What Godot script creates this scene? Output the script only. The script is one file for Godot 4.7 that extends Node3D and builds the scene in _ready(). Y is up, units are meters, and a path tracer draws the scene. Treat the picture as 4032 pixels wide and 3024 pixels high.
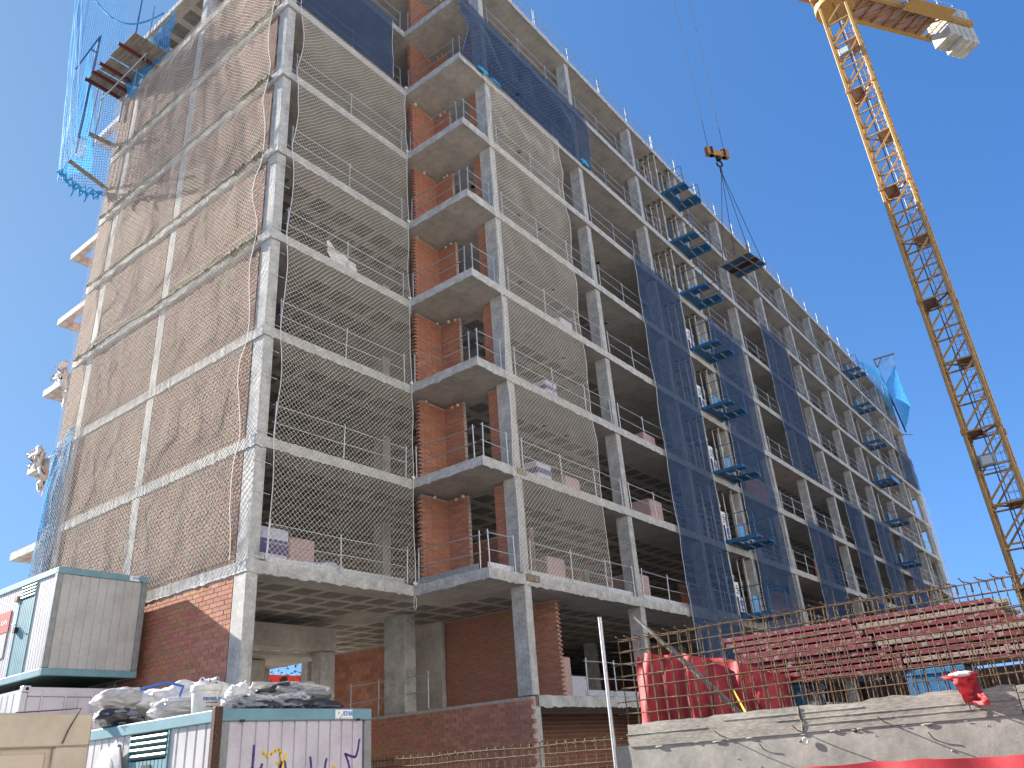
extends Node3D

const L0 := 3.2
const ST := 3.0
const TH := 0.26
const BX := 5.22
const FZ := 2.63
const ENDX := 68.5
const BACK := -11.0
const COLX := [6.69, 12.8, 18.34, 23.3, 28.6, 33.8, 38.9, 44.5, 49.5, 55.2, 61.8, 67.9]
const ORD := ["ground", "first", "second", "third", "fourth", "fifth", "sixth", "seventh", "eighth", "ninth", "tenth", "eleventh", "twelfth"]
const CAM := Vector3(-10.36, 1.70, 15.235)
var M := {}
var rng := RandomNumberGenerator.new()
var noise := FastNoiseLite.new()
var taken := {}

class MB:
	var v := PackedVector3Array()
	var n := PackedVector3Array()
	var c := PackedColorArray()
	var ix := PackedInt32Array()
	var col := Color(1, 1, 1)
	var use_col := false
	func quad(a: Vector3, b: Vector3, d: Vector3, e: Vector3, nr: Vector3) -> void:
		var i := v.size()
		v.push_back(a); v.push_back(b); v.push_back(d); v.push_back(e)
		for k in 4: n.push_back(nr)
		if use_col:
			for k in 4: c.push_back(col)
		if (b - a).cross(e - a).dot(nr) > 0.0:
			ix.append_array(PackedInt32Array([i, i + 2, i + 1, i, i + 3, i + 2]))
		else:
			ix.append_array(PackedInt32Array([i, i + 1, i + 2, i, i + 2, i + 3]))
	func tri(a: Vector3, b: Vector3, d: Vector3) -> void:
		var nr := (b - a).cross(d - a).normalized()
		var i := v.size()
		v.push_back(a); v.push_back(b); v.push_back(d)
		for k in 3: n.push_back(nr)
		if use_col:
			for k in 3: c.push_back(col)
		ix.append_array(PackedInt32Array([i, i + 2, i + 1]))
	func face(a: Vector3, b: Vector3, d: Vector3, e: Vector3) -> void:
		quad(a, b, d, e, (b - a).cross(e - a).normalized())
	func obox(m: Vector3, x: Vector3, y: Vector3, z: Vector3) -> MB:
		var p := [m - x - y - z, m + x - y - z, m + x + y - z, m - x + y - z, m - x - y + z, m + x - y + z, m + x + y + z, m - x + y + z]
		var nx := x.normalized(); var ny := y.normalized(); var nz := z.normalized()
		quad(p[0], p[3], p[7], p[4], -nx); quad(p[1], p[2], p[6], p[5], nx)
		quad(p[0], p[1], p[5], p[4], -ny); quad(p[3], p[2], p[6], p[7], ny)
		quad(p[0], p[1], p[2], p[3], -nz); quad(p[4], p[5], p[6], p[7], nz)
		return self
	func box(a: Vector3, b: Vector3) -> MB:
		var h := (b - a) * 0.5
		return obox((a + b) * 0.5, Vector3(absf(h.x), 0, 0), Vector3(0, absf(h.y), 0), Vector3(0, 0, absf(h.z)))
	# a box with chamfered vertical and horizontal edges
	func bev(a: Vector3, b: Vector3, r: float) -> MB:
		var m := (a + b) * 0.5
		var h := ((b - a) * 0.5).abs()
		var q := Vector3(minf(r, h.x * 0.45), minf(r, h.y * 0.45), minf(r, h.z * 0.45))
		for s in [-1.0, 1.0]:
			var X := Vector3(h.x * s, 0, 0)
			quad(m + X + Vector3(0, -h.y + q.y, -h.z + q.z), m + X + Vector3(0, h.y - q.y, -h.z + q.z), m + X + Vector3(0, h.y - q.y, h.z - q.z), m + X + Vector3(0, -h.y + q.y, h.z - q.z), Vector3(s, 0, 0))
			var Y := Vector3(0, h.y * s, 0)
			quad(m + Y + Vector3(-h.x + q.x, 0, -h.z + q.z), m + Y + Vector3(h.x - q.x, 0, -h.z + q.z), m + Y + Vector3(h.x - q.x, 0, h.z - q.z), m + Y + Vector3(-h.x + q.x, 0, h.z - q.z), Vector3(0, s, 0))
			var Z := Vector3(0, 0, h.z * s)
			quad(m + Z + Vector3(-h.x + q.x, -h.y + q.y, 0), m + Z + Vector3(h.x - q.x, -h.y + q.y, 0), m + Z + Vector3(h.x - q.x, h.y - q.y, 0), m + Z + Vector3(-h.x + q.x, h.y - q.y, 0), Vector3(0, 0, s))
			for t in [-1.0, 1.0]:
				quad(m + Vector3(s * h.x, t * (h.y - q.y), -h.z + q.z), m + Vector3(s * (h.x - q.x), t * h.y, -h.z + q.z), m + Vector3(s * (h.x - q.x), t * h.y, h.z - q.z), m + Vector3(s * h.x, t * (h.y - q.y), h.z - q.z), Vector3(s, t, 0).normalized())
				quad(m + Vector3(s * h.x, -h.y + q.y, t * (h.z - q.z)), m + Vector3(s * (h.x - q.x), -h.y + q.y, t * h.z), m + Vector3(s * (h.x - q.x), h.y - q.y, t * h.z), m + Vector3(s * h.x, h.y - q.y, t * (h.z - q.z)), Vector3(s, 0, t).normalized())
				quad(m + Vector3(-h.x + q.x, s * h.y, t * (h.z - q.z)), m + Vector3(-h.x + q.x, s * (h.y - q.y), t * h.z), m + Vector3(h.x - q.x, s * (h.y - q.y), t * h.z), m + Vector3(h.x - q.x, s * h.y, t * (h.z - q.z)), Vector3(0, s, t).normalized())
		return self
	func bar(a: Vector3, b: Vector3, w: float, h := -1.0, up := Vector3.UP) -> MB:
		var t := (b - a).normalized()
		var s := t.cross(up)
		if s.length() < 0.01: s = t.cross(Vector3(1, 0, 0.2))
		s = s.normalized()
		var q := s.cross(t).normalized()
		if h < 0.0: h = w
		return obox((a + b) * 0.5, (b - a) * 0.5, q * h * 0.5, s * w * 0.5)
	func tube(a: Vector3, b: Vector3, r: float, k := 6) -> MB:
		return path([a, b], r, k)
	func path(p: Array, r: float, k := 6, caps := true) -> MB:
		var i0 := v.size()
		var m := p.size()
		var ref := Vector3(0.123, 0.31, 0.94).normalized()
		for i in m:
			var t: Vector3 = (p[mini(i + 1, m - 1)] - p[maxi(i - 1, 0)])
			t = t.normalized()
			var s := t.cross(ref)
			if s.length() < 0.05: s = t.cross(Vector3(1, 0, 0))
			s = s.normalized()
			var q := s.cross(t)
			for j in k:
				var an := TAU * j / k
				var d := s * cos(an) + q * sin(an)
				v.push_back(p[i] + d * r); n.push_back(d)
				if use_col: c.push_back(col)
		for i in m - 1:
			for j in k:
				var a1 := i0 + i * k + j
				var b1 := i0 + i * k + (j + 1) % k
				ix.append_array(PackedInt32Array([a1, b1, a1 + k, b1, b1 + k, a1 + k]))
		if caps:
			for e in [0, m - 1]:
				var i1 := v.size()
				var nn: Vector3 = (p[0] - p[1] if e == 0 else p[m - 1] - p[m - 2])
				nn = nn.normalized()
				for j in k:
					v.push_back(v[i0 + e * k + j]); n.push_back(nn)
					if use_col: c.push_back(col)
				for j in range(1, k - 1):
					ix.append_array(PackedInt32Array([i1, i1 + j + 1, i1 + j] if e == 0 else [i1, i1 + j, i1 + j + 1]))
		return self
	# grid of points (rows of equal length) as a smooth sheet
	func sheet(g: Array, wrap := false) -> MB:
		var i0 := v.size()
		var R := g.size()
		var C: int = g[0].size()
		for r in R:
			for q in C:
				var du: Vector3 = g[r][(q + 1) % C if wrap else mini(q + 1, C - 1)] - g[r][(q + C - 1) % C if wrap else maxi(q - 1, 0)]
				var dv: Vector3 = g[mini(r + 1, R - 1)][q] - g[maxi(r - 1, 0)][q]
				var nn := du.cross(dv)
				v.push_back(g[r][q]); n.push_back(nn.normalized() if nn.length() > 1e-9 else Vector3.UP)
				if use_col: c.push_back(col)
		for r in R - 1:
			for q in (C if wrap else C - 1):
				var a1 := i0 + r * C + q
				var b1 := i0 + r * C + (q + 1) % C
				ix.append_array(PackedInt32Array([a1, a1 + C, b1, b1, a1 + C, b1 + C]))
		return self
	func mesh() -> ArrayMesh:
		var a := []
		a.resize(Mesh.ARRAY_MAX)
		a[Mesh.ARRAY_VERTEX] = v; a[Mesh.ARRAY_NORMAL] = n; a[Mesh.ARRAY_INDEX] = ix
		if use_col: a[Mesh.ARRAY_COLOR] = c
		var m := ArrayMesh.new()
		m.add_surface_from_arrays(Mesh.PRIMITIVE_TRIANGLES, a)
		return m

func mb(colored := false) -> MB:
	var m := MB.new()
	m.use_col = colored
	return m
func mi(parent: Node, called: String, mesh: Mesh, mat: Material, at := Vector3.ZERO) -> MeshInstance3D:
	var o := MeshInstance3D.new()
	o.name = called
	o.mesh = mesh
	o.material_override = mat
	o.position = at
	parent.add_child(o, true)
	return o
func part(parent: Node, called: String, m: MB, mat: Material) -> MeshInstance3D:
	return mi(parent, called, m.mesh(), mat)
func numbered(called: String) -> String:
	if not taken.has(called):
		taken[called] = 0
		return called
	taken[called] += 1
	return "%s_%03d" % [called, taken[called]]
func tag(o: Node, label: String, category: String, group := "", kind := "") -> Node:
	o.set_meta("label", label)
	if category: o.set_meta("category", category)
	if group: o.set_meta("group", group)
	if kind: o.set_meta("kind", kind)
	return o
func thing(called: String, label: String, category: String, group := "", at := Vector3.ZERO) -> Node3D:
	var o := Node3D.new()
	o.name = numbered(called)
	add_child(o)
	o.position = at
	tag(o, label, category, group)
	return o
func solo(called: String, m: MB, mat: Material, label: String, category: String, group := "") -> MeshInstance3D:
	var o := mi(self, numbered(called), m.mesh(), mat)
	tag(o, label, category, group)
	return o
func struct(called: String, m: MB, mat: Material) -> MeshInstance3D:
	var o := mi(self, called, m.mesh(), mat)
	o.set_meta("kind", "structure")
	return o
func lin(r: float, g: float, b: float) -> Color:
	return Color(r, g, b).linear_to_srgb()
func lv(i: int) -> float:
	return L0 + ST * i

# ---------- materials ----------
func grain(nm: String, size: int, freqs: Array, weights: Array, lo: float, hi: float, speck := 0.0, stretch := Vector2.ONE) -> ImageTexture:
	var ims := []
	for k in freqs.size():
		var f := FastNoiseLite.new()
		f.seed = hash(nm) % 1000 + k * 7
		f.frequency = freqs[k]
		f.fractal_octaves = 4
		ims.push_back(f.get_seamless_image(int(size * stretch.x), int(size * stretch.y), false, false, 0.15))
	var im := Image.create(size, size, false, Image.FORMAT_RGB8)
	var r := RandomNumberGenerator.new()
	r.seed = hash(nm)
	for y in size:
		for x in size:
			var t := 0.0
			for k in freqs.size():
				t += (ims[k] as Image).get_pixel(int(x * stretch.x), int(y * stretch.y)).r * weights[k]
			t = clampf(lo + (hi - lo) * t + (r.randf() - 0.5) * speck, 0.0, 1.0)
			im.set_pixel(x, y, Color(t, t, t))
	im.generate_mipmaps()
	return ImageTexture.create_from_image(im)
# worn paint: two base colours broken up by noise
func two_tone(nm: String, ca: Color, cb: Color, freq: float, edge: float) -> ImageTexture:
	var f := FastNoiseLite.new()
	f.seed = hash(nm) % 997
	f.frequency = freq
	f.fractal_octaves = 4
	var ni := f.get_seamless_image(384, 384, false, false, 0.15)
	var im := Image.create(384, 384, false, Image.FORMAT_RGB8)
	var r := RandomNumberGenerator.new()
	r.seed = hash(nm)
	for y in 384:
		for x in 384:
			var t := smoothstep(0.66 - edge, 0.66 + edge, ni.get_pixel(x, y).r + r.randf_range(-0.06, 0.06))
			im.set_pixel(x, y, ca.lerp(cb, t) * r.randf_range(0.88, 1.05))
	im.generate_mipmaps()
	return ImageTexture.create_from_image(im)
func bump(tex: ImageTexture, s: float) -> ImageTexture:
	var im := tex.get_image().duplicate() as Image
	im.clear_mipmaps()
	im.bump_map_to_normal_map(s)
	im.generate_mipmaps()
	return ImageTexture.create_from_image(im)
func mat(nm: String, col: Color, rough := 0.9, metal := 0.0, tex: Texture2D = null, scale := 0.3, nrm: Texture2D = null, nscale := 0.6) -> StandardMaterial3D:
	var m := StandardMaterial3D.new()
	m.albedo_color = col
	m.roughness = rough
	m.metallic = metal
	if tex:
		m.albedo_texture = tex
		m.uv1_triplanar = true
		m.uv1_world_triplanar = true
		m.uv1_scale = Vector3.ONE * scale
	if nrm:
		m.normal_enabled = true
		m.normal_texture = nrm
		m.normal_scale = nscale
		m.uv1_triplanar = true
		m.uv1_world_triplanar = true
		m.uv1_scale = Vector3.ONE * scale
	M[nm] = m
	return m
func materials() -> void:
	var t1 := grain("conc", 512, [0.008, 0.04, 0.15], [0.45, 0.35, 0.2], 0.62, 1.12, 0.08)
	var t1n := bump(t1, 6.0)
	var t2 := grain("soft", 384, [0.012, 0.06], [0.6, 0.4], 0.78, 1.08, 0.05)
	var t3 := grain("rust", 384, [0.03, 0.12], [0.5, 0.5], 0.25, 1.2, 0.2)
	var t4 := grain("board", 512, [0.01, 0.08], [0.5, 0.5], 0.6, 1.1, 0.06, Vector2(0.25, 1.0))
	var t4n := bump(t4, 5.0)
	var t5 := grain("wood", 384, [0.02, 0.1], [0.5, 0.5], 0.5, 1.1, 0.08, Vector2(1.0, 0.12))
	var tm := grain("metal", 384, [0.006, 0.05], [0.7, 0.3], 0.88, 1.06, 0.02)
	var tc := grain("soffit", 512, [0.006, 0.03, 0.12], [0.5, 0.3, 0.2], 0.74, 1.1, 0.05)
	mat("column", lin(0.52, 0.52, 0.50), 0.85, 0, t1, 0.45, t1n, 0.4)
	mat("slab", lin(0.56, 0.56, 0.54), 0.9, 0, t1, 0.6, t1n, 0.8)
	mat("ceiling", lin(0.50, 0.465, 0.42), 0.95, 0, tc, 0.25, t1n, 0.15)
	mat("block", lin(0.27, 0.25, 0.225), 0.95, 0, t1, 0.9)
	mat("floor", lin(0.34, 0.33, 0.31), 0.95, 0, t1, 0.3)
	mat("wallconc", lin(0.315, 0.30, 0.275), 0.9, 0, tc, 0.5, t1n, 0.3)
	mat("wallpour", lin(0.38, 0.355, 0.315), 0.9, 0, t4, 0.8, t4n, 0.5)
	mat("mortar", lin(0.42, 0.39, 0.36), 0.95, 0, t2, 1.5)
	for k in 6:
		var cc: Array = [[0.42, 0.18, 0.11], [0.47, 0.21, 0.135], [0.36, 0.155, 0.10], [0.44, 0.20, 0.14], [0.49, 0.23, 0.15], [0.38, 0.17, 0.125]][k]
		mat("brick%d" % k, lin(cc[0], cc[1], cc[2]), 0.92, 0, t2, 3.0)
	var bm := mat("brickv", Color(1, 1, 1), 0.92, 0, t2, 3.0)
	bm.vertex_color_use_as_albedo = true
	var vm := mat("vcol", Color(1, 1, 1), 0.9, 0, t2, 1.2)
	vm.vertex_color_use_as_albedo = true
	mat("twine", lin(0.76, 0.72, 0.64), 0.9)
	mat("twine_warm", lin(0.66, 0.60, 0.50), 0.9)
	mat("rope", lin(0.70, 0.69, 0.66), 0.9)
	mat("bundle", lin(0.34, 0.33, 0.25), 0.95, 0, t3, 2.0)
	mat("bluetwine", lin(0.12, 0.19, 0.29), 0.85)
	mat("brightblue", lin(0.03, 0.30, 0.62), 0.8)
	var veil := mat("veil", Color(lin(0.005, 0.030, 0.105), 0.58), 1.0)
	veil.transparency = BaseMaterial3D.TRANSPARENCY_ALPHA
	veil.cull_mode = BaseMaterial3D.CULL_DISABLED
	veil.metallic_specular = 0.0
	var veil2 := mat("veil_bright", Color(lin(0.03, 0.30, 0.70), 0.40), 1.0)
	veil2.transparency = BaseMaterial3D.TRANSPARENCY_ALPHA
	veil2.cull_mode = BaseMaterial3D.CULL_DISABLED
	veil2.metallic_specular = 0.0
	veil2.backlight_enabled = true
	veil2.backlight = lin(0.1, 0.5, 0.9)
	mat("galv", lin(0.50, 0.53, 0.56), 0.45, 0.7, t2, 2.0)
	mat("galv_dark", lin(0.30, 0.33, 0.36), 0.5, 0.6, t2, 2.0)
	mat("prop", lin(0.66, 0.66, 0.62), 0.6, 0.1, t2, 2.0)
	mat("prop_yellow", lin(0.60, 0.42, 0.07), 0.6, 0.1, t2, 2.0)
	mat("platblue", lin(0.035, 0.17, 0.36), 0.5, 0.2, t2, 1.5)
	mat("platlight", lin(0.08, 0.32, 0.62), 0.5, 0.0, t2, 1.5)
	mat("crane", lin(0.43, 0.245, 0.068), 0.5, 0.0, t3, 0.6)
	(M["crane"] as StandardMaterial3D).albedo_texture = grain("paint", 384, [0.02, 0.1], [0.5, 0.5], 0.72, 1.1, 0.04)
	mat("crane_rust", lin(0.40, 0.19, 0.06), 0.6, 0.0, t2, 0.8)
	mat("deck", lin(0.42, 0.27, 0.24), 0.8, 0.1, t2, 0.8)
	mat("counterweight", lin(0.55, 0.53, 0.46), 0.9, 0, t1, 0.4)
	mat("cable", lin(0.05, 0.05, 0.055), 0.6, 0.3)
	mat("white_metal", lin(0.48, 0.48, 0.50), 0.45, 0.0, tm, 0.5)
	mat("lilac_metal", lin(0.48, 0.455, 0.52), 0.5, 0.0, tm, 0.5)
	mat("cream_metal", lin(0.39, 0.395, 0.39), 0.5, 0.0, tm, 0.5)
	mat("teal", lin(0.10, 0.24, 0.28), 0.5, 0.0, tm, 1.0)
	mat("teal_pale", lin(0.13, 0.27, 0.33), 0.5, 0.0, tm, 1.0)
	mat("green_dark", lin(0.03, 0.08, 0.06), 0.6, 0.0, t2, 1.0)
	mat("grey_steel", lin(0.24, 0.26, 0.27), 0.5, 0.3, t2, 1.0)
	mat("brown_steel", lin(0.12, 0.055, 0.04), 0.7, 0.2, t3, 2.0)
	mat("beige", lin(0.46, 0.39, 0.31), 0.55, 0.0, tm, 0.5)
	mat("black", lin(0.012, 0.012, 0.014), 0.7)
	mat("rebar", lin(0.22, 0.14, 0.075), 0.7, 0.25, t3, 1.5)
	mat("red_cloth", lin(0.44, 0.024, 0.038), 0.65, 0, t2, 1.0)
	(M["red_cloth"] as StandardMaterial3D).backlight_enabled = true
	(M["red_cloth"] as StandardMaterial3D).backlight = lin(0.22, 0.015, 0.015)
	mat("red_panel", Color(1, 1, 1), 0.75, 0, two_tone("scuff", lin(0.155, 0.022, 0.033), lin(0.23, 0.19, 0.18), 0.02, 0.12), 1.1)
	mat("red_timber", lin(0.20, 0.03, 0.035), 0.7, 0, t3, 1.4)
	mat("panel_grey", Color(1, 1, 1), 0.85, 0, two_tone("scuffgrey", lin(0.26, 0.22, 0.20), lin(0.20, 0.05, 0.055), 0.04, 0.10), 1.3)
	mat("timber", lin(0.38, 0.30, 0.21), 0.85, 0, t5, 1.2)
	mat("plank", lin(0.33, 0.29, 0.24), 0.9, 0, t5, 0.8)
	mat("bag_black", lin(0.03, 0.03, 0.036), 0.35, 0, null, 1.0, t1n, 0.6)
	mat("bag_grey", lin(0.42, 0.41, 0.40), 0.45, 0, t2, 1.5)
	mat("plastic_white", lin(0.72, 0.71, 0.68), 0.4, 0, t2, 2.0)
	var film := mat("film", Color(lin(0.70, 0.71, 0.73), 0.26), 0.2)
	film.transparency = BaseMaterial3D.TRANSPARENCY_ALPHA
	film.cull_mode = BaseMaterial3D.CULL_DISABLED
	mat("white_sign", lin(0.72, 0.72, 0.74), 0.6)
	mat("sign_blue", lin(0.03, 0.12, 0.42), 0.6)
	mat("pink_wrap", lin(0.48, 0.33, 0.31), 0.6, 0, t2, 2.0)
	mat("white_wrap", lin(0.55, 0.57, 0.68), 0.6, 0, t2, 2.0)
	mat("yellow_wrap", lin(0.55, 0.40, 0.06), 0.6)
	mat("purple_wrap", lin(0.09, 0.07, 0.20), 0.6)
	mat("ink_purple", lin(0.06, 0.03, 0.20), 0.7)
	mat("ink_yellow", lin(0.72, 0.48, 0.03), 0.7)
	mat("soil", lin(0.27, 0.24, 0.20), 1.0, 0, t1, 0.15)
	mat("asphalt", lin(0.38, 0.36, 0.33), 0.95, 0, t1, 0.2)
	mat("render_cream", lin(0.74, 0.71, 0.66), 0.9, 0, t2, 0.2)
	mat("render_white", lin(0.78, 0.77, 0.75), 0.9, 0, t2, 0.2)
	mat("bark", lin(0.10, 0.075, 0.05), 0.95)
	mat("leaf", lin(0.06, 0.10, 0.03), 0.7)
	(M["leaf"] as StandardMaterial3D).cull_mode = BaseMaterial3D.CULL_DISABLED
	mat("floodglass", lin(0.45, 0.48, 0.48), 0.2)
	mat("mortar_spill", lin(0.60, 0.55, 0.42), 0.95)
	mat("hoard_red", lin(0.55, 0.05, 0.04), 0.6)

# ---------- brick walls: o = lower left corner of the face, u = along, n = outward ----------
func brick_wall(parent: Node, called: String, o: Vector3, u: Vector3, n: Vector3, w: float, h: float, bl: float, bh: float, thick: float, single: int, tooth := 0, tone := 1.0, ragged := 0.0, jt := 0.011, pale := false) -> MeshInstance3D:
	var core := mb()
	var c0 := o + u * (0.10 if tooth == 2 else 0.0) - n * 0.012
	var c1 := o + u * (w - (0.10 if tooth == 1 else 0.0)) - n * thick + Vector3.UP * h
	core.box(c0, c1)
	var wall := part(parent, called, core, M.mortar)
	var list := []
	var rows := int(h / (bh + jt) + 0.3)
	for r in rows:
		var odd := r % 2 == 1
		var x := 0.0
		var first := true
		var stop := w - (rng.randf() * ragged if ragged > 0 else 0.0)
		if tooth == 1 and not odd: stop = w - bl * 0.42
		if tooth == 2 and not odd: x = bl * 0.42
		while x < stop - 0.03:
			var ln := bl
			if first and odd and tooth != 2: ln = bl * 0.5
			if first and not odd and tooth == 2: ln = bl * 0.5
			first = false
			var e := minf(x + ln, stop)
			if e - x > 0.03: list.push_back([x, e, r * (bh + jt) + jt * 0.5, rng.randf()])
			x = e + jt
	var order := range(list.size())
	if single > 0 and single < list.size():
		var keyed := []
		for i in list.size():
			var b = list[i]
			keyed.push_back([(o + u * ((b[0] + b[1]) * 0.5) + Vector3.UP * b[2]).distance_squared_to(CAM), i])
		keyed.sort()
		order = []
		for q in keyed: order.push_back(q[1])
	var rest := mb(true)
	var cache := {}
	for q in order.size():
		var b = list[order[q]]
		var out := rng.randf_range(-0.003, 0.005)
		var ctr: Vector3 = o + u * ((b[0] + b[1]) * 0.5) + Vector3.UP * (b[2] + bh * 0.5) + n * (out - 0.05)
		var hl: float = (b[1] - b[0]) * 0.5
		if q < single:
			var key := "%d" % int(hl * 1000)
			if not cache.has(key):
				var bmx := mb()
				bmx.obox(Vector3.ZERO, u * hl, Vector3.UP * bh * 0.5, n * 0.055)
				cache[key] = bmx.mesh()
			mi(wall, "brick", cache[key], M["brick%d" % (rng.randi() % 6)], ctr)
		else:
			var k: float = b[3]
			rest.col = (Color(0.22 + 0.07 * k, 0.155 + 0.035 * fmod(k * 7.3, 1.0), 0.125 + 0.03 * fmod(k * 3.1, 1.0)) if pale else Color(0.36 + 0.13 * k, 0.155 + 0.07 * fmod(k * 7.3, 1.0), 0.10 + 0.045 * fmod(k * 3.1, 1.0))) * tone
			rest.obox(ctr, u * hl, Vector3.UP * bh * 0.5, n * 0.055)
	if rest.v.size() > 0:
		var s := part(wall, "bricks", rest, M.brickv)
		s.set_meta("kind", "stuff")
	return wall

func slab_edge(pts: Array, y: float, seed_off: float) -> MB:
	var m := mb()
	for k in pts.size() - 1:
		var a: Vector2 = pts[k]
		var b: Vector2 = pts[k + 1]
		var d := (b - a)
		var ln := d.length()
		var t := d / ln
		var nn := Vector3(-t.y, 0, t.x)   # outward for a plan walked with the outside on this side
		if k == 0: pass
		var steps := maxi(2, int(ln / 0.09))
		var prev := []
		for i in steps + 1:
			var s := ln * i / steps
			var p := Vector3(a.x + t.x * s, 0, a.y + t.y * s)
			var j1 := noise.get_noise_2d((p.x + p.z) * 260.0 + seed_off, 10.0 + k * 5.0)
			var j2 := noise.get_noise_2d((p.x + p.z) * 900.0 + seed_off, 90.0 + k * 5.0)
			var drip := maxf(0.0, j1 * 0.03) + maxf(0.0, j2) * 0.07 if i > 0 and i < steps else 0.01
			var o := nn * (j2 * 0.012 if i > 0 and i < steps else 0.0)
			var top := p + o + Vector3(0, y + 0.004 + j1 * 0.012, 0)
			var bot := p + o * 0.6 + Vector3(0, y - TH - drip, 0)
			var inn := p - nn * (0.05 + 0.03 * absf(j1)) + Vector3(0, y - TH - drip * 0.4 + 0.001, 0)
			var tin := p - nn * 0.06 + Vector3(0, y + 0.004, 0)
			var row := [tin, top, bot, inn]
			if prev.size() > 0:
				for q in 3: m.face(prev[q], prev[q + 1], row[q + 1], row[q])
			prev = row
	return m

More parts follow.
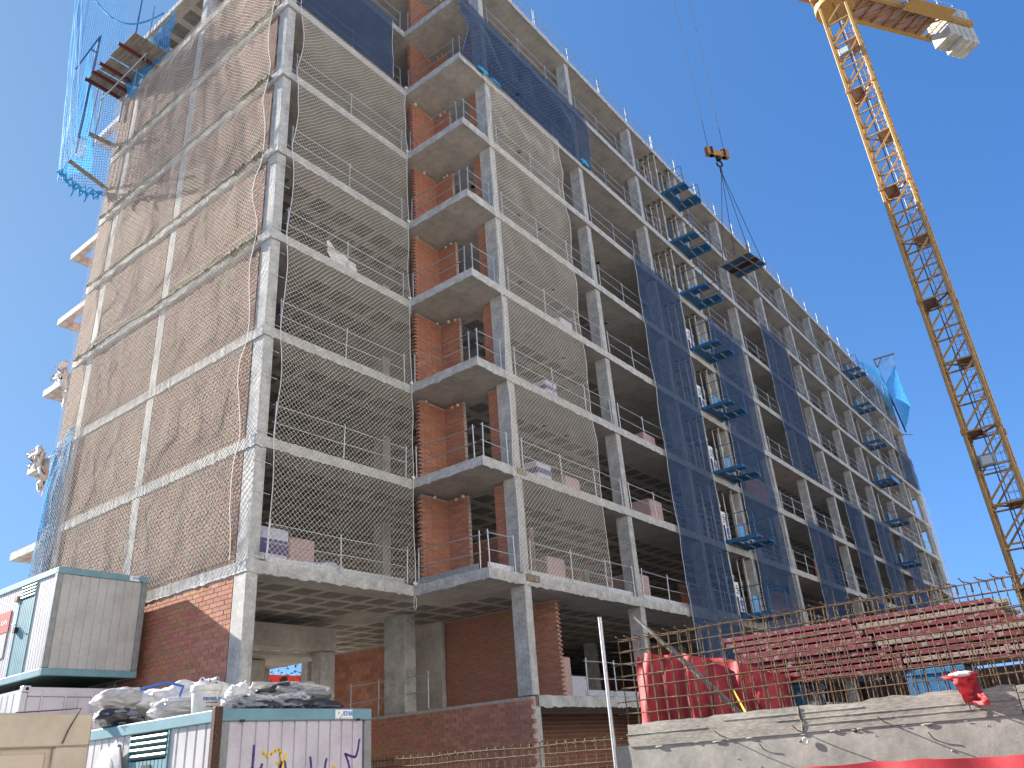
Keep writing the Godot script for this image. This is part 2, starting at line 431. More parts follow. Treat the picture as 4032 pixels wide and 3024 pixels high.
func building() -> void:
	var B := thing("unfinished_building", "long concrete frame apartment block under construction with brick end wall", "building")
	var outline := [Vector2(0, BACK), Vector2(0, 0), Vector2(BX, 0), Vector2(BX, FZ), Vector2(ENDX, FZ), Vector2(ENDX + 0.6, FZ - 0.7), Vector2(ENDX + 0.6, BACK)]
	for i in range(0, 10):
		var y := lv(i)
		var x0 := 6.9 if i == 0 else 0.05
		var body := mb()
		if i > 0: body.box(Vector3(0.05, y - TH, BACK), Vector3(BX + 0.05, y, -0.05))
		body.box(Vector3(BX + 0.05 if i > 0 else x0, y - TH, BACK), Vector3(ENDX - 0.05, y, FZ - 0.05))
		var s := part(B, "floor_slab", body, M.ceiling)
		var ol := outline if i > 0 else [Vector2(6.9, FZ), Vector2(ENDX, FZ), Vector2(ENDX + 0.6, FZ - 0.7), Vector2(ENDX + 0.6, BACK)]
		part(s, "slab_edge", slab_edge(ol, y, i * 37.0), M.slab)
		# waffle blocks on the underside
		if i > 0:
			var rest := mb()
			var cache: Mesh = null
			var count := 0
			for gx in 62:
				for gz in 13:
					var cx := 0.75 + gx * 0.86
					var cz := -10.3 + gz * 0.92
					if cx < 7.6 and cz > -0.9: continue
					if cz > FZ - 1.5: continue
					if cx > 30.0 and cz < -4.0: continue
					var skip := false
					for c in COLX:
						for rz in [-3.2, -7.4, FZ]:
							if absf(cx - c) < 0.85 and absf(cz - rz) < 0.8: skip = true
					if i >= 6 and cx < 30.0 and cz > -5.0: continue
					if skip or (i > 3 and noise.get_noise_2d(cx * 9.0, cz * 9.0 + i * 50.0) < -0.05): continue
					var bx := Vector3(0.31, 0.01, 0.30)
					if i <= 2 and cx < 8.0 and cz > -6.5 and count < 120:
						count += 1
						if cache == null: cache = mb().box(-bx, bx).mesh()
						mi(s, "ceiling_block", cache, M.block, Vector3(cx, y - TH, cz))
					else:
						rest.box(Vector3(cx, y - TH, cz) - bx, Vector3(cx, y - TH, cz) + bx)
			var st := part(s, "ceiling_blocks", rest, M.block)
			st.set_meta("kind", "stuff")
			# round service holes rimmed with mortar
			for hx in [7.9, 10.4, 11.7, 15.4, 20.0, 26.0]:
				var hz := 1.1 + 0.35 * sin(hx * 3.0 + i)
				var hole := mb()
				var rr := 0.07 + 0.03 * absf(sin(hx + i * 2.0))
				hole.path([Vector3(hx, y - TH - 0.006, hz), Vector3(hx, y - TH + 0.05, hz)], rr, 10)
				part(s, "service_hole", hole, M.black)
	# columns
	var cw := 0.30
	var cd := 0.47
	for i in range(-1, 9):
		var y0 := lv(i) if i >= 0 else 0.0
		var y1 := lv(i + 1) - TH
		var sb := 0.02 + 0.012 * maxi(i, 0)
		for k in COLX.size():
			var x: float = COLX[k]
			part(B, "column", mb().bev(Vector3(x, y0, FZ - sb - cd), Vector3(x + cw, y1, FZ - sb), 0.015), M.column)
			if i >= 0 and k < 9 and not (i == 0 and k == 0):
				part(B, "column", mb().bev(Vector3(x + 0.2, y0, -3.4), Vector3(x + 0.55, y1, -2.95), 0.015), M.column)
		if i >= 0:
			part(B, "column", mb().bev(Vector3(sb, y0 if i > 0 else 0.0, -sb - cd), Vector3(sb + cw, y1, -sb), 0.015), M.column)
			for z in [-5.14, -9.55]:
				part(B, "column", mb().bev(Vector3(sb * 0.5, y0 if i > 0 else 0.0, z - 0.4), Vector3(sb + cw, y1, z), 0.015), M.column)
	# the brick end wall facing the street corner, storey by storey
	var bays := [[-0.52, -5.12], [-5.56, -9.53], [-9.97, -10.98]]
	for i in range(0, 8):
		for k in 3:
			var za: float = bays[k][0]
			var zb: float = bays[k][1]
			var y0 := lv(i) if i > 0 else 0.0
			var hh := lv(i + 1) - TH - y0
			var single := 300 if i == 0 and k == 0 else 0
			brick_wall(B, "end_wall", Vector3(0.035, y0, za), Vector3(0, 0, -1), Vector3(-1, 0, 0), za - zb, hh, 0.27, 0.095, 0.2, single, 0, 1.0, 0.0, 0.016, i > 0)
	# loggia partitions
	for i in range(1, 9):
		var y0 := lv(i)
		var hh := ST - TH - 0.03
		var single := 150 if i <= 3 else (80 if i <= 5 else 40)
		var a := brick_wall(B, "loggia_wall", Vector3(5.42 + 0.12 * absf(sin(i * 2.2)), y0, 0.0), Vector3(1, 0, 0), Vector3(0, 0, 1), 1.25, hh - 0.05, 0.24, 0.05, 0.12, single, 2)
		brick_wall(B, "loggia_wall", Vector3(6.72, y0, 0.01), Vector3(0, 0, 1), Vector3(-1, 0, 0), 0.76, hh - 0.02 * i, 0.24, 0.05, 0.12, single, 0, 1.0, 0.0)
		brick_wall(B, "loggia_wall", Vector3(6.74, y0, 1.76), Vector3(0, 0, 1), Vector3(-1, 0, 0), 0.42 - 0.012 * i, hh - 0.06, 0.24, 0.05, 0.12, 40, 0)
		# dabs of mortar left on the wall tops
		for q in 3:
			var px := Vector3(6.70, y0 + hh - 0.05 - 0.06 * rng.randf(), 0.1 + 0.22 * q + rng.randf() * 0.1) if q > 0 else Vector3(5.6 + rng.randf() * 0.9, y0 + hh - 0.06, 0.02)
			lump(a, "mortar_dab", px, Vector3(0.05, 0.05, 0.05) * rng.randf_range(0.6, 1.3), M.mortar_spill, int(i * 10 + q), 6)
		if i == 1:
			brick_wall(B, "parapet_wall", Vector3(7.6, y0, 0.1), Vector3(0, 0, 1), Vector3(-1, 0, 0), 2.2, 1.5, 0.24, 0.05, 0.12, 60, 0, 0.8)
	# ground storey: long partition behind the first column, low wall of the basement in front of it
	brick_wall(B, "partition_wall", Vector3(9.1, lv(0), -2.45), Vector3(0, 0, 1), Vector3(-1, 0, 0), 4.42, ST - TH - 0.02, 0.24, 0.05, 0.12, 220, 1, 0.95)
	part(B, "wall_pier", mb().bev(Vector3(8.95, lv(0), -3.75), Vector3(9.3, lv(1) - TH, -2.5), 0.015), M.ceiling)
	brick_wall(B, "hollow_block_wall", Vector3(9.4, lv(0), -8.4), Vector3(0, 0, 1), Vector3(-1, 0, 0), 4.6, ST - TH - 0.25, 0.30, 0.19, 0.12, 200, 0, 1.15, 0.3)
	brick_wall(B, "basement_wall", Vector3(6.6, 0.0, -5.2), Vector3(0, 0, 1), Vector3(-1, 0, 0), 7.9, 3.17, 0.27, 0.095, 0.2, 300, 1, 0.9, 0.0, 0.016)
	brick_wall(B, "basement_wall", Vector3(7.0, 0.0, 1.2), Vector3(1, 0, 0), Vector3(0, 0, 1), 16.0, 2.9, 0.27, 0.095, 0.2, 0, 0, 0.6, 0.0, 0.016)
	part(B, "column", mb().bev(Vector3(6.88, lv(0), -2.9), Vector3(7.35, lv(1) - TH, -2.05), 0.015), M.column)
	part(B, "beam", mb().bev(Vector3(0.35, 5.07, -4.5), Vector3(6.0, 5.72, -4.0), 0.015), M.ceiling)
	part(B, "beam", mb().bev(Vector3(0.35, 4.17, -5.6), Vector3(4.4, 4.9, -5.2), 0.015), M.ceiling)
	part(B, "stair_slab", mb().box(Vector3(0.35, 4.93, -9.0), Vector3(6.0, 5.05, -4.52)), M.ceiling)
	part(B, "column", mb().bev(Vector3(5.45, 0.0, -4.45), Vector3(5.98, 5.05, -4.02), 0.015), M.column)
	part(B, "column", mb().bev(Vector3(5.35, 0.0, -7.4), Vector3(5.8, 4.9, -6.9), 0.015), M.column)
	part(B, "wall_pier", mb().bev(Vector3(8.5, lv(0), -8.8), Vector3(9.3, lv(1) - TH, -8.45), 0.015), M.column)
	# red hollow-block partitions seen inside some bays
	for p in [[29.1, 3, 4.4, 0.9], [29.6, 1, 3.9, 0.6], [13.6, 1, 4.0, -2.5], [19.0, 0, 4.0, -1.0], [52.5, 3, 2.2, 1.4], [56.5, 2, 3.0, 0.8], [24.4, 1, 3.6, -1.5], [39.8, 2, 3.5, 0.2], [62.5, 4, 3.2, 0.9], [62.5, 5, 3.2, 0.9], [62.5, 3, 3.2, 0.9], [62.5, 6, 3.2, 0.9]]:
		brick_wall(B, "hollow_block_wall", Vector3(p[0], lv(p[1]), p[3]), Vector3(1, 0, 0), Vector3(0, 0, 1), p[2], ST - TH - 0.2, 0.30, 0.19, 0.1, 30 if p[1] == 3 and p[0] < 30 else 0, 0, 1.0, 0.5)
	# back wall with window openings, and the far gable
	for i in range(0, 9):
		var y0 := lv(i)
		for k in 13:
			var xa := 0.36 if k == 0 else 5.4 * k
			var xb := 5.4 * (k + 1)
			if k == 12: xb = ENDX
			if i == 0 and k < 2: continue
			var bw := mb()
			var wx := xa + 1.6
			if i == 0:
				bw.box(Vector3(xa, y0, BACK), Vector3(xb, y0 + ST - TH, BACK + 0.2))
				part(B, "back_wall", bw, M.brick5)
				continue
			bw.box(Vector3(xa, y0, BACK), Vector3(wx, y0 + ST - TH, BACK + 0.2))
			bw.box(Vector3(wx + 1.5, y0, BACK), Vector3(xb, y0 + ST - TH, BACK + 0.2))
			bw.box(Vector3(wx, y0, BACK), Vector3(wx + 1.5, y0 + 0.95, BACK + 0.2))
			bw.box(Vector3(wx, y0 + 2.2, BACK), Vector3(wx + 1.5, y0 + ST - TH, BACK + 0.2))
			part(B, "back_wall", bw, M.brick5)
		part(B, "gable_wall", mb().box(Vector3(ENDX - 0.1, y0, BACK + 0.3), Vector3(ENDX + 0.1, y0 + ST - TH, -2.5 if i in [4, 5] else 2.0)), M.ceiling)
		part(B, "end_panel", mb().bev(Vector3(64.6, y0, 1.5), Vector3(67.85, y0 + ST - TH, 1.65), 0.01), M.ceiling)
		part(B, "gable_pier", mb().bev(Vector3(ENDX - 4.4, y0, 0.3), Vector3(ENDX - 4.1, y0 + ST - TH, FZ - 0.25), 0.01), M.column)
	# open concrete balcony frames cantilevered from the back corner
	for i in range(1, 9):
		if i == 7: continue
		var y := lv(i) - 0.02
		var fr := mb()
		fr.box(Vector3(0.3, y - TH, -13.8), Vector3(0.55, y, -11.02))
		fr.box(Vector3(0.55, y - TH + 0.003, -13.8), Vector3(4.4, y - 0.003, -13.52))
		fr.box(Vector3(4.4, y - TH, -13.8), Vector3(4.65, y, -11.02))
		part(B, "balcony_frame", fr, M.slab)

# a lumpy closed blob
func blob(at: Vector3, r: Vector3, sd: int, k := 12, rough := 0.25, freq := 1.4, flat_low := -1.0) -> MB:
	var m := mb()
	var g := []
	var rows := int(k * 0.7)
	for i in rows + 1:
		var ph := PI * i / rows
		var row := []
		for j in k:
			var th := TAU * j / k
			var d := Vector3(sin(ph) * cos(th), cos(ph), sin(ph) * sin(th))
			var nn := 1.0 + rough * noise.get_noise_3d(d.x * 60.0 * freq + sd * 31.0, d.y * 60.0 * freq, d.z * 60.0 * freq)  + rough * 0.6 * noise.get_noise_3d(d.x * 160.0 * freq + sd * 31.0, d.y * 160.0 * freq, d.z * 160.0 * freq)
			var p := Vector3(d.x * r.x, d.y * r.y, d.z * r.z) * nn
			if flat_low > -1.0: p.y = maxf(p.y, flat_low)
			row.push_back(at + p)
		g.push_back(row)
	m.sheet(g, true)
	return m
func lump(parent: Node, called: String, at: Vector3, r: Vector3, m: Material, sd: int, k := 12) -> MeshInstance3D:
	return part(parent, called, blob(at, r, sd, k, 0.4, 1.8), m)

# ---------- safety nets ----------
# grid of points of a hung net: o = lower start corner, u = along, n = outward. q: bulge, pinch at both side edges, sag
func net_pos(o: Vector3, u: Vector3, n: Vector3, w: float, h: float, x: float, y: float, q: Dictionary) -> Vector3:
	var su := clampf(x / w, 0.0, 1.0)
	var tie: float = q.get("tie", ST)
	var ph := absf(sin(PI * (y + q.get("y0", 0.0)) / tie))
	var sd: float = q.get("seed", 0.0)
	var ga: float = q.get("calm", 0.0)
	var wob := noise.get_noise_2d(x * 38.0 + sd, y * 30.0)
	var wob2 := noise.get_noise_2d(x * 95.0 + sd, y * 80.0 + 300.0)
	var wob3 := noise.get_noise_2d(x * 60.0 - sd, y * 70.0 + 800.0)
	var rise := clampf(y / h, 0.0, 1.0)
	var amp := lerpf(1.0 - ga, 1.0, rise)
	var dn: float = 0.05 + q.get("bulge", 0.2) * ph * (0.45 + 1.1 * wob) * amp + 0.04 * wob2 * ph * amp
	var du: float = ph * (q.get("pinl", 0.2) * pow(1.0 - su, 4.0) - q.get("pinr", 0.2) * pow(su, 4.0)) * amp + 0.05 * wob3 * sin(PI * su)
	var dv: float = -q.get("sag", 0.12) * sin(PI * su) * amp * (0.6 + wob) + 0.04 * wob2 * amp
	if y < 0.05 or y > h - 0.05: dv *= 0.2
	return o + u * (x + du) + Vector3.UP * (y + dv) + n * maxf(dn, 0.02)

func net_mesh(o: Vector3, u: Vector3, n: Vector3, w: float, h: float, cell: float, r: float, q: Dictionary) -> MB:
	var s := cell / sqrt(2.0)
	var na := int(w / s)
	var nb := int(h / s)
	var sx := w / na
	var sy := h / nb
	var P := []
	for a in na + 1:
		var colm := PackedVector3Array()
		colm.resize(nb + 1)
		for b in nb + 1: colm[b] = net_pos(o, u, n, w, h, a * sx, b * sy, q)
		P.push_back(colm)
	var m := mb()
	var square: bool = q.get("square", false)
	var lines := []
	if square:
		for a in na + 1: lines.push_back([a, 0, 0, 1])
		for b in nb + 1: lines.push_back([0, b, 1, 0])
	else:
		for a in na + 1:
			if a % 2 == 0:
				lines.push_back([a, 0, 1, 1])
				lines.push_back([a, 0, -1, 1])
		for b in range(1, nb + 1):
			if b % 2 == 0: lines.push_back([0, b, 1, 1])
			if (na + b) % 2 == 0: lines.push_back([na, b, -1, 1])
	for l in lines:
		var a: int = l[0]
		var b: int = l[1]
		var i0 := m.v.size()
		var cnt := 0
		var prev: Vector3 = P[a][b]
		while a >= 0 and a <= na and b >= 0 and b <= nb:
			var p: Vector3 = P[a][b]
			var a2: int = a + l[2]
			var b2: int = b + l[3]
			var nx: Vector3 = P[a2][b2] if a2 >= 0 and a2 <= na and b2 >= 0 and b2 <= nb else p
			var t := (nx - prev)
			if t.length_squared() < 1e-9: t = u
			t = t.normalized()
			var bi := t.cross(n).normalized()
			m.v.push_back(p + n * r); m.n.push_back(n)
			m.v.push_back(p - n * r * 0.5 + bi * r * 0.87); m.n.push_back(bi)
			m.v.push_back(p - n * r * 0.5 - bi * r * 0.87); m.n.push_back(-bi)
			if cnt > 0:
				var k := i0 + cnt * 3
				m.ix.append_array(PackedInt32Array([k - 3, k, k - 2, k - 2, k, k + 1, k - 2, k + 1, k - 1, k - 1, k + 1, k + 2, k - 1, k + 2, k - 3, k - 3, k + 2, k]))
			cnt += 1
			prev = p
			a = a2
			b = b2
	return m
func net_rope(o: Vector3, u: Vector3, n: Vector3, w: float, h: float, x: float, q: Dictionary, r := 0.009) -> MB:
	var pts := []
	var k := int(h / 0.2)
	for i in k + 1: pts.push_back(net_pos(o, u, n, w, h, x, h * i / k, q))
	return mb().path(pts, r, 5)
func veil_mesh(o: Vector3, u: Vector3, n: Vector3, w: float, h: float, q: Dictionary) -> MB:
	var g := []
	for i in int(h / 0.3) + 1:
		var row := []
		for j in int(w / 0.3) + 1:
			row.push_back(net_pos(o, u, n, w, h, w * j / int(w / 0.3), h * i / int(h / 0.3), q) - n * 0.02)
		g.push_back(row)
	return mb().sheet(g)

func nets() -> void:
	# the big net over the brick end wall, in two lengths
	var q := {"bulge": 0.12, "pinl": 0.08, "pinr": 0.05, "sag": 0.07, "seed": 11.0, "y0": -0.1}
	var t := thing("safety_net", "beige mesh net over the lower four floors of the brick end wall", "net", "white safety nets")
	var o := Vector3(-0.06, lv(1) + 0.05, -0.50)
	part(t, "mesh", net_mesh(o, Vector3(0, 0, -1), Vector3(-1, 0, 0), 10.4, 9.2, 0.10, 0.0044, q), M.twine_warm)
	part(t, "edge_rope", net_rope(o, Vector3(0, 0, -1), Vector3(-1, 0, 0), 10.4, 9.2, 0.0, q), M.rope)
	var o2 := Vector3(-0.06, lv(4) + 0.15, -0.50)
	var q2 := {"bulge": 0.17, "pinl": 0.12, "pinr": 0.05, "sag": 0.14, "seed": 57.0, "y0": -0.15}
	var t2 := thing("safety_net", "beige mesh net over the upper floors of the brick end wall below the blue scaffold", "net", "white safety nets")
	part(t2, "mesh", net_mesh(o2, Vector3(0, 0, -1), Vector3(-1, 0, 0), 10.4, 11.75, 0.10, 0.0044, q2), M.twine_warm)
	part(t2, "edge_rope", net_rope(o2, Vector3(0, 0, -1), Vector3(-1, 0, 0), 10.4, 11.75, 0.0, q2), M.rope)
	# bundles where the nets are gathered along the slabs
	for i in [4, 5, 6, 7]:
		var pts := []
		var k := 90
		for j in k + 1:
			var z := -0.55 - 10.2 * j / k
			pts.push_back(Vector3(-0.09 - 0.03 * noise.get_noise_1d(z * 300.0 + i * 80.0), lv(i) - 0.03 - 0.09 * (0.5 + noise.get_noise_1d(z * 90.0 + i * 40.0)), z))
		var m := mb()
		var i0 := 0
		for j in k:
			var r := 0.035 + 0.06 * maxf(0.0, noise.get_noise_1d(j * 23.0 + i * 90.0)) + (0.05 if j < 12 else 0.0) * rng.randf()
			m.path([pts[j], pts[j + 1]], r, 5, false)
		part(t2 if i > 4 else t, "gathered_netting", m, M.bundle)
	# net across the recessed corner bay
	var qa := {"bulge": 0.15, "pinl": 0.12, "pinr": 0.16, "sag": 0.09, "seed": 5.0, "y0": 0.0, "calm": 0.75}
	var oa := Vector3(0.42, lv(1) + 0.06, 0.04)
	var ta := thing("safety_net", "white diamond mesh net across the recessed bay beside the corner column", "net", "white safety nets")
	part(ta, "mesh", net_mesh(oa, Vector3(1, 0, 0), Vector3(0, 0, 1), 4.78, 17.9, 0.10, 0.0044, qa), M.twine)
	for e in [0.0, 4.78]: part(ta, "edge_rope", net_rope(oa, Vector3(1, 0, 0), Vector3(0, 0, 1), 4.78, 17.9, e, qa), M.rope)
	# lashings round the corner column
	for i in range(1, 8):
		for yy in [lv(i) + 0.05, lv(i) + 1.55, lv(i) + 2.3]:
			if i >= 5 and yy > lv(i) + 1.0: continue
			part(ta, "lashing", mb().path([Vector3(-0.05, yy - 0.02, -0.5), Vector3(-0.012, yy + 0.06, 0.012), Vector3(0.45, yy, 0.06)], 0.006, 4), M.rope)
		part(ta, "rope_knot", blob(Vector3(5.2, lv(i) + 0.03, 0.08), Vector3(0.09, 0.05, 0.05), i, 7, 0.5, 2.0), M.rope)
		var lp := []
		for j in 9:
			var an := PI * (0.5 + 2.0 * j / 8.0)
			lp.push_back(Vector3(5.2 + 0.05 * cos(an), lv(i) - 0.32 - 0.15 * (1.0 if i == 1 else 0.3) + 0.18 * sin(an), 0.06))
		if i == 1 or i == 4: part(ta, "rope_loop", mb().path(lp, 0.009, 4), M.rope)
	# net beside the first facade column
	var qb := {"bulge": 0.20, "pinl": 0.04, "pinr": 0.07, "sag": 0.16, "seed": 23.0, "y0": 0.0, "calm": 0.7}
	var ob := Vector3(6.45, lv(1) + 0.02, FZ + 0.03)
	var tb := thing("safety_net", "white diamond mesh net hung from the first facade column across half a bay", "net", "white safety nets")
	part(tb, "mesh", net_mesh(ob, Vector3(1, 0, 0), Vector3(0, 0, 1), 4.6, 17.9, 0.10, 0.0044, qb), M.twine)
	for e in [0.0, 4.6]: part(tb, "edge_rope", net_rope(ob, Vector3(1, 0, 0), Vector3(0, 0, 1), 4.6, 17.9, e, qb), M.rope)
	# blue nets
	var blues := [
		[Vector3(0.45, lv(7) + 0.05, 0.02), 4.1, 3.0, "dark blue net across the top of the recessed bay under the highest slabs", true, 0.03],
		[Vector3(BX + 0.05, lv(7) - 0.1, FZ + 0.03), 8.3, 3.1, "dark blue net sagging across the seventh floor beside the balcony corner", false, 0.30],
		[Vector3(16.2, 4.2, FZ + 0.05), 4.3, 17.0, "tall dark blue net around the third facade column left of the platforms", false, 0.05],
		[Vector3(23.4, 4.2, FZ + 0.05), 4.3, 16.9, "tall dark blue net just right of the near stack of blue platforms", false, 0.05],
		[Vector3(31.8, lv(4), FZ + 0.05), 4.3, 9.0, "dark blue net around the sixth facade column on the upper floors", false, 0.05],
		[Vector3(31.8, 4.2, FZ + 0.05), 4.3, 8.0, "dark blue net around the sixth facade column on the lower floors", false, 0.05],
		[Vector3(40.4, 4.2, FZ + 0.05), 3.9, 10.9, "dark blue net around the eighth facade column over the lower floors", false, 0.05],
		[Vector3(46.7, 4.2, FZ + 0.05), 4.0, 10.9, "dark blue net just left of the far stack of platforms", false, 0.05],
		[Vector3(53.6, 4.2, FZ + 0.05), 3.9, 10.8, "dark blue net just right of the far stack of platforms", false, 0.05],
		[Vector3(62.4, lv(6) + 0.1, FZ + 0.05), 5.4, 3.0, "dark blue net wrapped over the far top corner below the outrigger", false, 0.05]]
	for b in blues:
		var qq := {"bulge": b[5], "pinl": 0.03 if b[5] < 0.1 else 0.1, "pinr": 0.03 if b[5] < 0.1 else 0.1, "sag": b[5] * 0.5, "seed": b[0].x * 9.0, "square": b[4], "y0": 0.0 if b[5] > 0.1 else 0.0}
		var tt := thing("safety_net", b[3], "net", "dark blue safety nets")
		var far: bool = b[0].x > 30.0
		part(tt, "mesh", net_mesh(b[0], Vector3(1, 0, 0), Vector3(0, 0, 1), b[1], b[2], 0.17 if far else 0.12, 0.005, qq), M.bluetwine)
		part(tt, "fine_mesh", veil_mesh(b[0], Vector3(1, 0, 0), Vector3(0, 0, 1), b[1], b[2], qq), M.veil)
		for e in [0.0, b[1]]: part(tt, "edge_rope", net_rope(b[0], Vector3(1, 0, 0), Vector3(0, 0, 1), b[1], b[2], e, qq, 0.01), M.bluetwine if b[5] > 0.1 else M.rope)
		if b[5] > 0.1:
			for gx in [BX + 1.2, BX + 1.9, BX + 7.8]: part(tt, "gathered_netting", blob(Vector3(gx, lv(7) + 0.0, FZ + 0.09), Vector3(0.32, 0.09, 0.05), int(gx * 7), 10, 0.6, 2.0), M.brightblue)
	# pale net wrapped round the far end of the block
	var qf := {"bulge": 0.1, "pinl": 0.0, "pinr": 0.1, "sag": 0.05, "seed": 71.0}
	var tf := thing("safety_net", "pale translucent net draped down the far end of the facade", "net", "white safety nets")
	part(tf, "mesh", net_mesh(Vector3(65.4, lv(1), FZ + 0.04), Vector3(1, 0, 0), Vector3(0, 0, 1), 3.6, 14.8, 0.26, 0.008, qf), M.twine)

# ---------- guardrails ----------
func rail_run(t: Node3D, pts: Array, toe: bool) -> void:
	var m1 := []
	for k in pts.size():
		var p: Vector3 = pts[k]
		var lean := Vector3(rng.randf_range(-0.03, 0.03), 0, rng.randf_range(-0.02, 0.03))
		part(t, "post", mb().tube(p - Vector3(0, 0.06, 0), p + Vector3(0, 1.02, 0) + lean, 0.021, 6), M.galv if p.y < lv(9) - 0.1 else M.galv_dark)
		if p.y < lv(9) - 0.1: part(t, "post_clamp", mb().box(p + Vector3(-0.035, -0.1, -0.05), p + Vector3(0.035, 0.03, 0.05)), M.galv_dark)
	for hgt in [0.94, 0.48]:
		for k in pts.size() - 1:
			var a: Vector3 = pts[k] + Vector3(0, hgt + rng.randf_range(-0.03, 0.03), -0.01)
			var b: Vector3 = pts[k + 1] + Vector3(0, hgt + rng.randf_range(-0.03, 0.03), -0.01)
			var ext: Vector3 = (b - a).normalized() * 0.07
			part(t, "rail", mb().tube(a - ext, b + ext, 0.016, 6), M.galv if a.y < lv(9) else M.galv_dark)
	if toe:
		for k in pts.size() - 1:
			var a: Vector3 = pts[k] + Vector3(0, 0.11, -0.07)
			var b: Vector3 = pts[k + 1] + Vector3(0, 0.11, -0.07)
			part(t, "toe_board", mb().bar(a, b, 0.02, 0.15), M.galv)

func guardrails() -> void:
	var bay_words := ["just right of the white net column", "between the second and third facade columns", "left of the near platform stack", "right of the near platform stack", "between the fifth and sixth facade columns", "between the sixth and seventh facade columns", "between the seventh and eighth facade columns", "between the eighth and ninth facade columns", "at the far platform stack", "right of the far platform stack", "in the last bay of the facade"]
	for i in range(1, 9):
		var y := lv(i)
		for k in 11:
			var xa: float = COLX[k] + 0.42
			var xb: float = COLX[k + 1] - 0.16
			if k == 2: xb = 20.75
			if k == 3: xa = 24.3
			if k == 8: xb = 49.9 if false else 50.0
			if k == 8: xa = 52.6; xb = COLX[9] - 0.16
			if k == 10: xb = 65.2
			var t := thing("guardrail", "steel guardrail on the %s floor %s" % [ORD[i], bay_words[k]], "guardrail", "guardrails along the slab edges")
			var z := FZ - 0.06
			var pts := [Vector3(xa, y, z), Vector3(lerpf(xa, xb, 0.5), y, z), Vector3(xb, y, z)]
			if xb - xa > 4.5: pts = [Vector3(xa, y, z), Vector3(lerpf(xa, xb, 0.36), y, z), Vector3(lerpf(xa, xb, 0.70), y, z), Vector3(xb, y, z)]
			rail_run(t, pts, i == 1 and k < 4)
		var ta := thing("guardrail", "steel guardrail on the %s floor behind the net of the recessed bay" % ORD[i], "guardrail", "guardrails along the slab edges")
		rail_run(ta, [Vector3(0.55, y, -0.08), Vector3(2.75, y, -0.08), Vector3(5.05, y, -0.08)], i == 1)
		var tl := thing("guardrail", "steel guardrail round the balcony corner of the %s floor loggia" % ORD[i], "guardrail", "guardrails along the slab edges")
		rail_run(tl, [Vector3(BX + 0.1, y, 0.09), Vector3(BX + 0.12, y, 2.26)], i == 1)
		rail_run(tl, [Vector3(BX + 0.16, y, FZ - 0.09), Vector3(6.42, y, FZ - 0.07)], i == 1)
	var tg := thing("guardrail", "steel guardrail on the ground floor slab right of the toothed brick partition", "guardrail", "guardrails along the slab edges")
	rail_run(tg, [Vector3(9.35, lv(0), FZ - 0.1), Vector3(10.9, lv(0), FZ - 0.12), Vector3(12.55, lv(0), FZ - 0.1)], true)
	var ti := thing("guardrail", "steel guardrail inside the ground floor above the low basement wall", "guardrail", "guardrails along the slab edges")
	rail_run(ti, [Vector3(6.95, lv(0), -4.4), Vector3(6.95, lv(0), -3.2), Vector3(6.95, lv(0), -1.2)], false)
	# roof edge
	for k in 12:
		var xa := 5.4 + k * 5.2
		var t := thing("guardrail", "guardrail on the roof edge, %s stretch from the near end" % (ORD[k + 1] if k < 11 else "last"), "guardrail", "guardrails along the slab edges")
		rail_run(t, [Vector3(xa, lv(9), FZ - 0.06), Vector3(xa + 2.55, lv(9), FZ - 0.06), Vector3(xa + 5.1, lv(9), FZ - 0.06)], false)

# ---------- loading platforms, props, signs ----------
func platform(x: float, y: float, label: String, whole := false) -> void:
	var t := thing("loading_platform", label, "platform", "blue loading platforms", Vector3(x, y, FZ))
	var zo := 1.28
	var w := 2.0
	var m := mb()
	part(t, "side_beam", mb().bev(Vector3(0, 0.02, -0.9), Vector3(0.09, 0.17, zo), 0.01), M.platblue)
	part(t, "side_beam", mb().bev(Vector3(w - 0.09, 0.02, -0.9), Vector3(w, 0.17, zo), 0.01), M.platblue)
	part(t, "deck_plate", mb().bev(Vector3(0.1, 0.12, -0.6), Vector3(w - 0.1, 0.16, 0.45), 0.005), M.platblue)
	if whole:
		part(t, "deck_plate", mb().bev(Vector3(0.1, 0.12, 0.46), Vector3(w - 0.1, 0.16, zo), 0.005), M.platblue)
		part(t, "front_beam", mb().bev(Vector3(0.0, 0.0, zo + 0.003), Vector3(w, 0.3, zo + 0.08), 0.01), M.platlight)
	else:
		part(t, "deck_plate", mb().bev(Vector3(0.1, 0.12, 0.46), Vector3(0.66, 0.16, zo), 0.005), M.platblue)
		part(t, "deck_plate", mb().bev(Vector3(w - 0.62, 0.12, 0.46), Vector3(w - 0.1, 0.16, zo), 0.005), M.platblue)
	for z in [0.0, 0.42, 0.86]:
		if z < 0.3:
			part(t, "cross_bar", mb().bar(Vector3(0.0, 0.06, z), Vector3(w, 0.06, z), 0.06, 0.06), M.galv)
		else:
			part(t, "cross_bar", mb().bar(Vector3(0.03, 0.06, z), Vector3(0.68, 0.06, z), 0.05, 0.05), M.galv)
			part(t, "cross_bar", mb().bar(Vector3(w - 0.64, 0.06, z), Vector3(w - 0.02, 0.06, z), 0.05, 0.05), M.galv)
	for x1 in [0.04, w - 0.04]:
		part(t, "guard_hoop", mb().path([Vector3(x1, 0.17, 0.1), Vector3(x1, 1.12, 0.1), Vector3(x1, 1.2, 0.2), Vector3(x1, 1.2, zo - 0.12), Vector3(x1, 1.12, zo - 0.03), Vector3(x1, 0.17, zo - 0.03)], 0.018, 6), M.platblue)
		part(t, "guard_bar", mb().tube(Vector3(x1, 0.65, 0.1), Vector3(x1, 0.65, zo - 0.03), 0.014, 5), M.platblue)
	part(t, "gate_panel", mb().bev(Vector3(0.95, 0.2, 0.2), Vector3(1.45, 1.0, 0.24), 0.01), M.platlight)

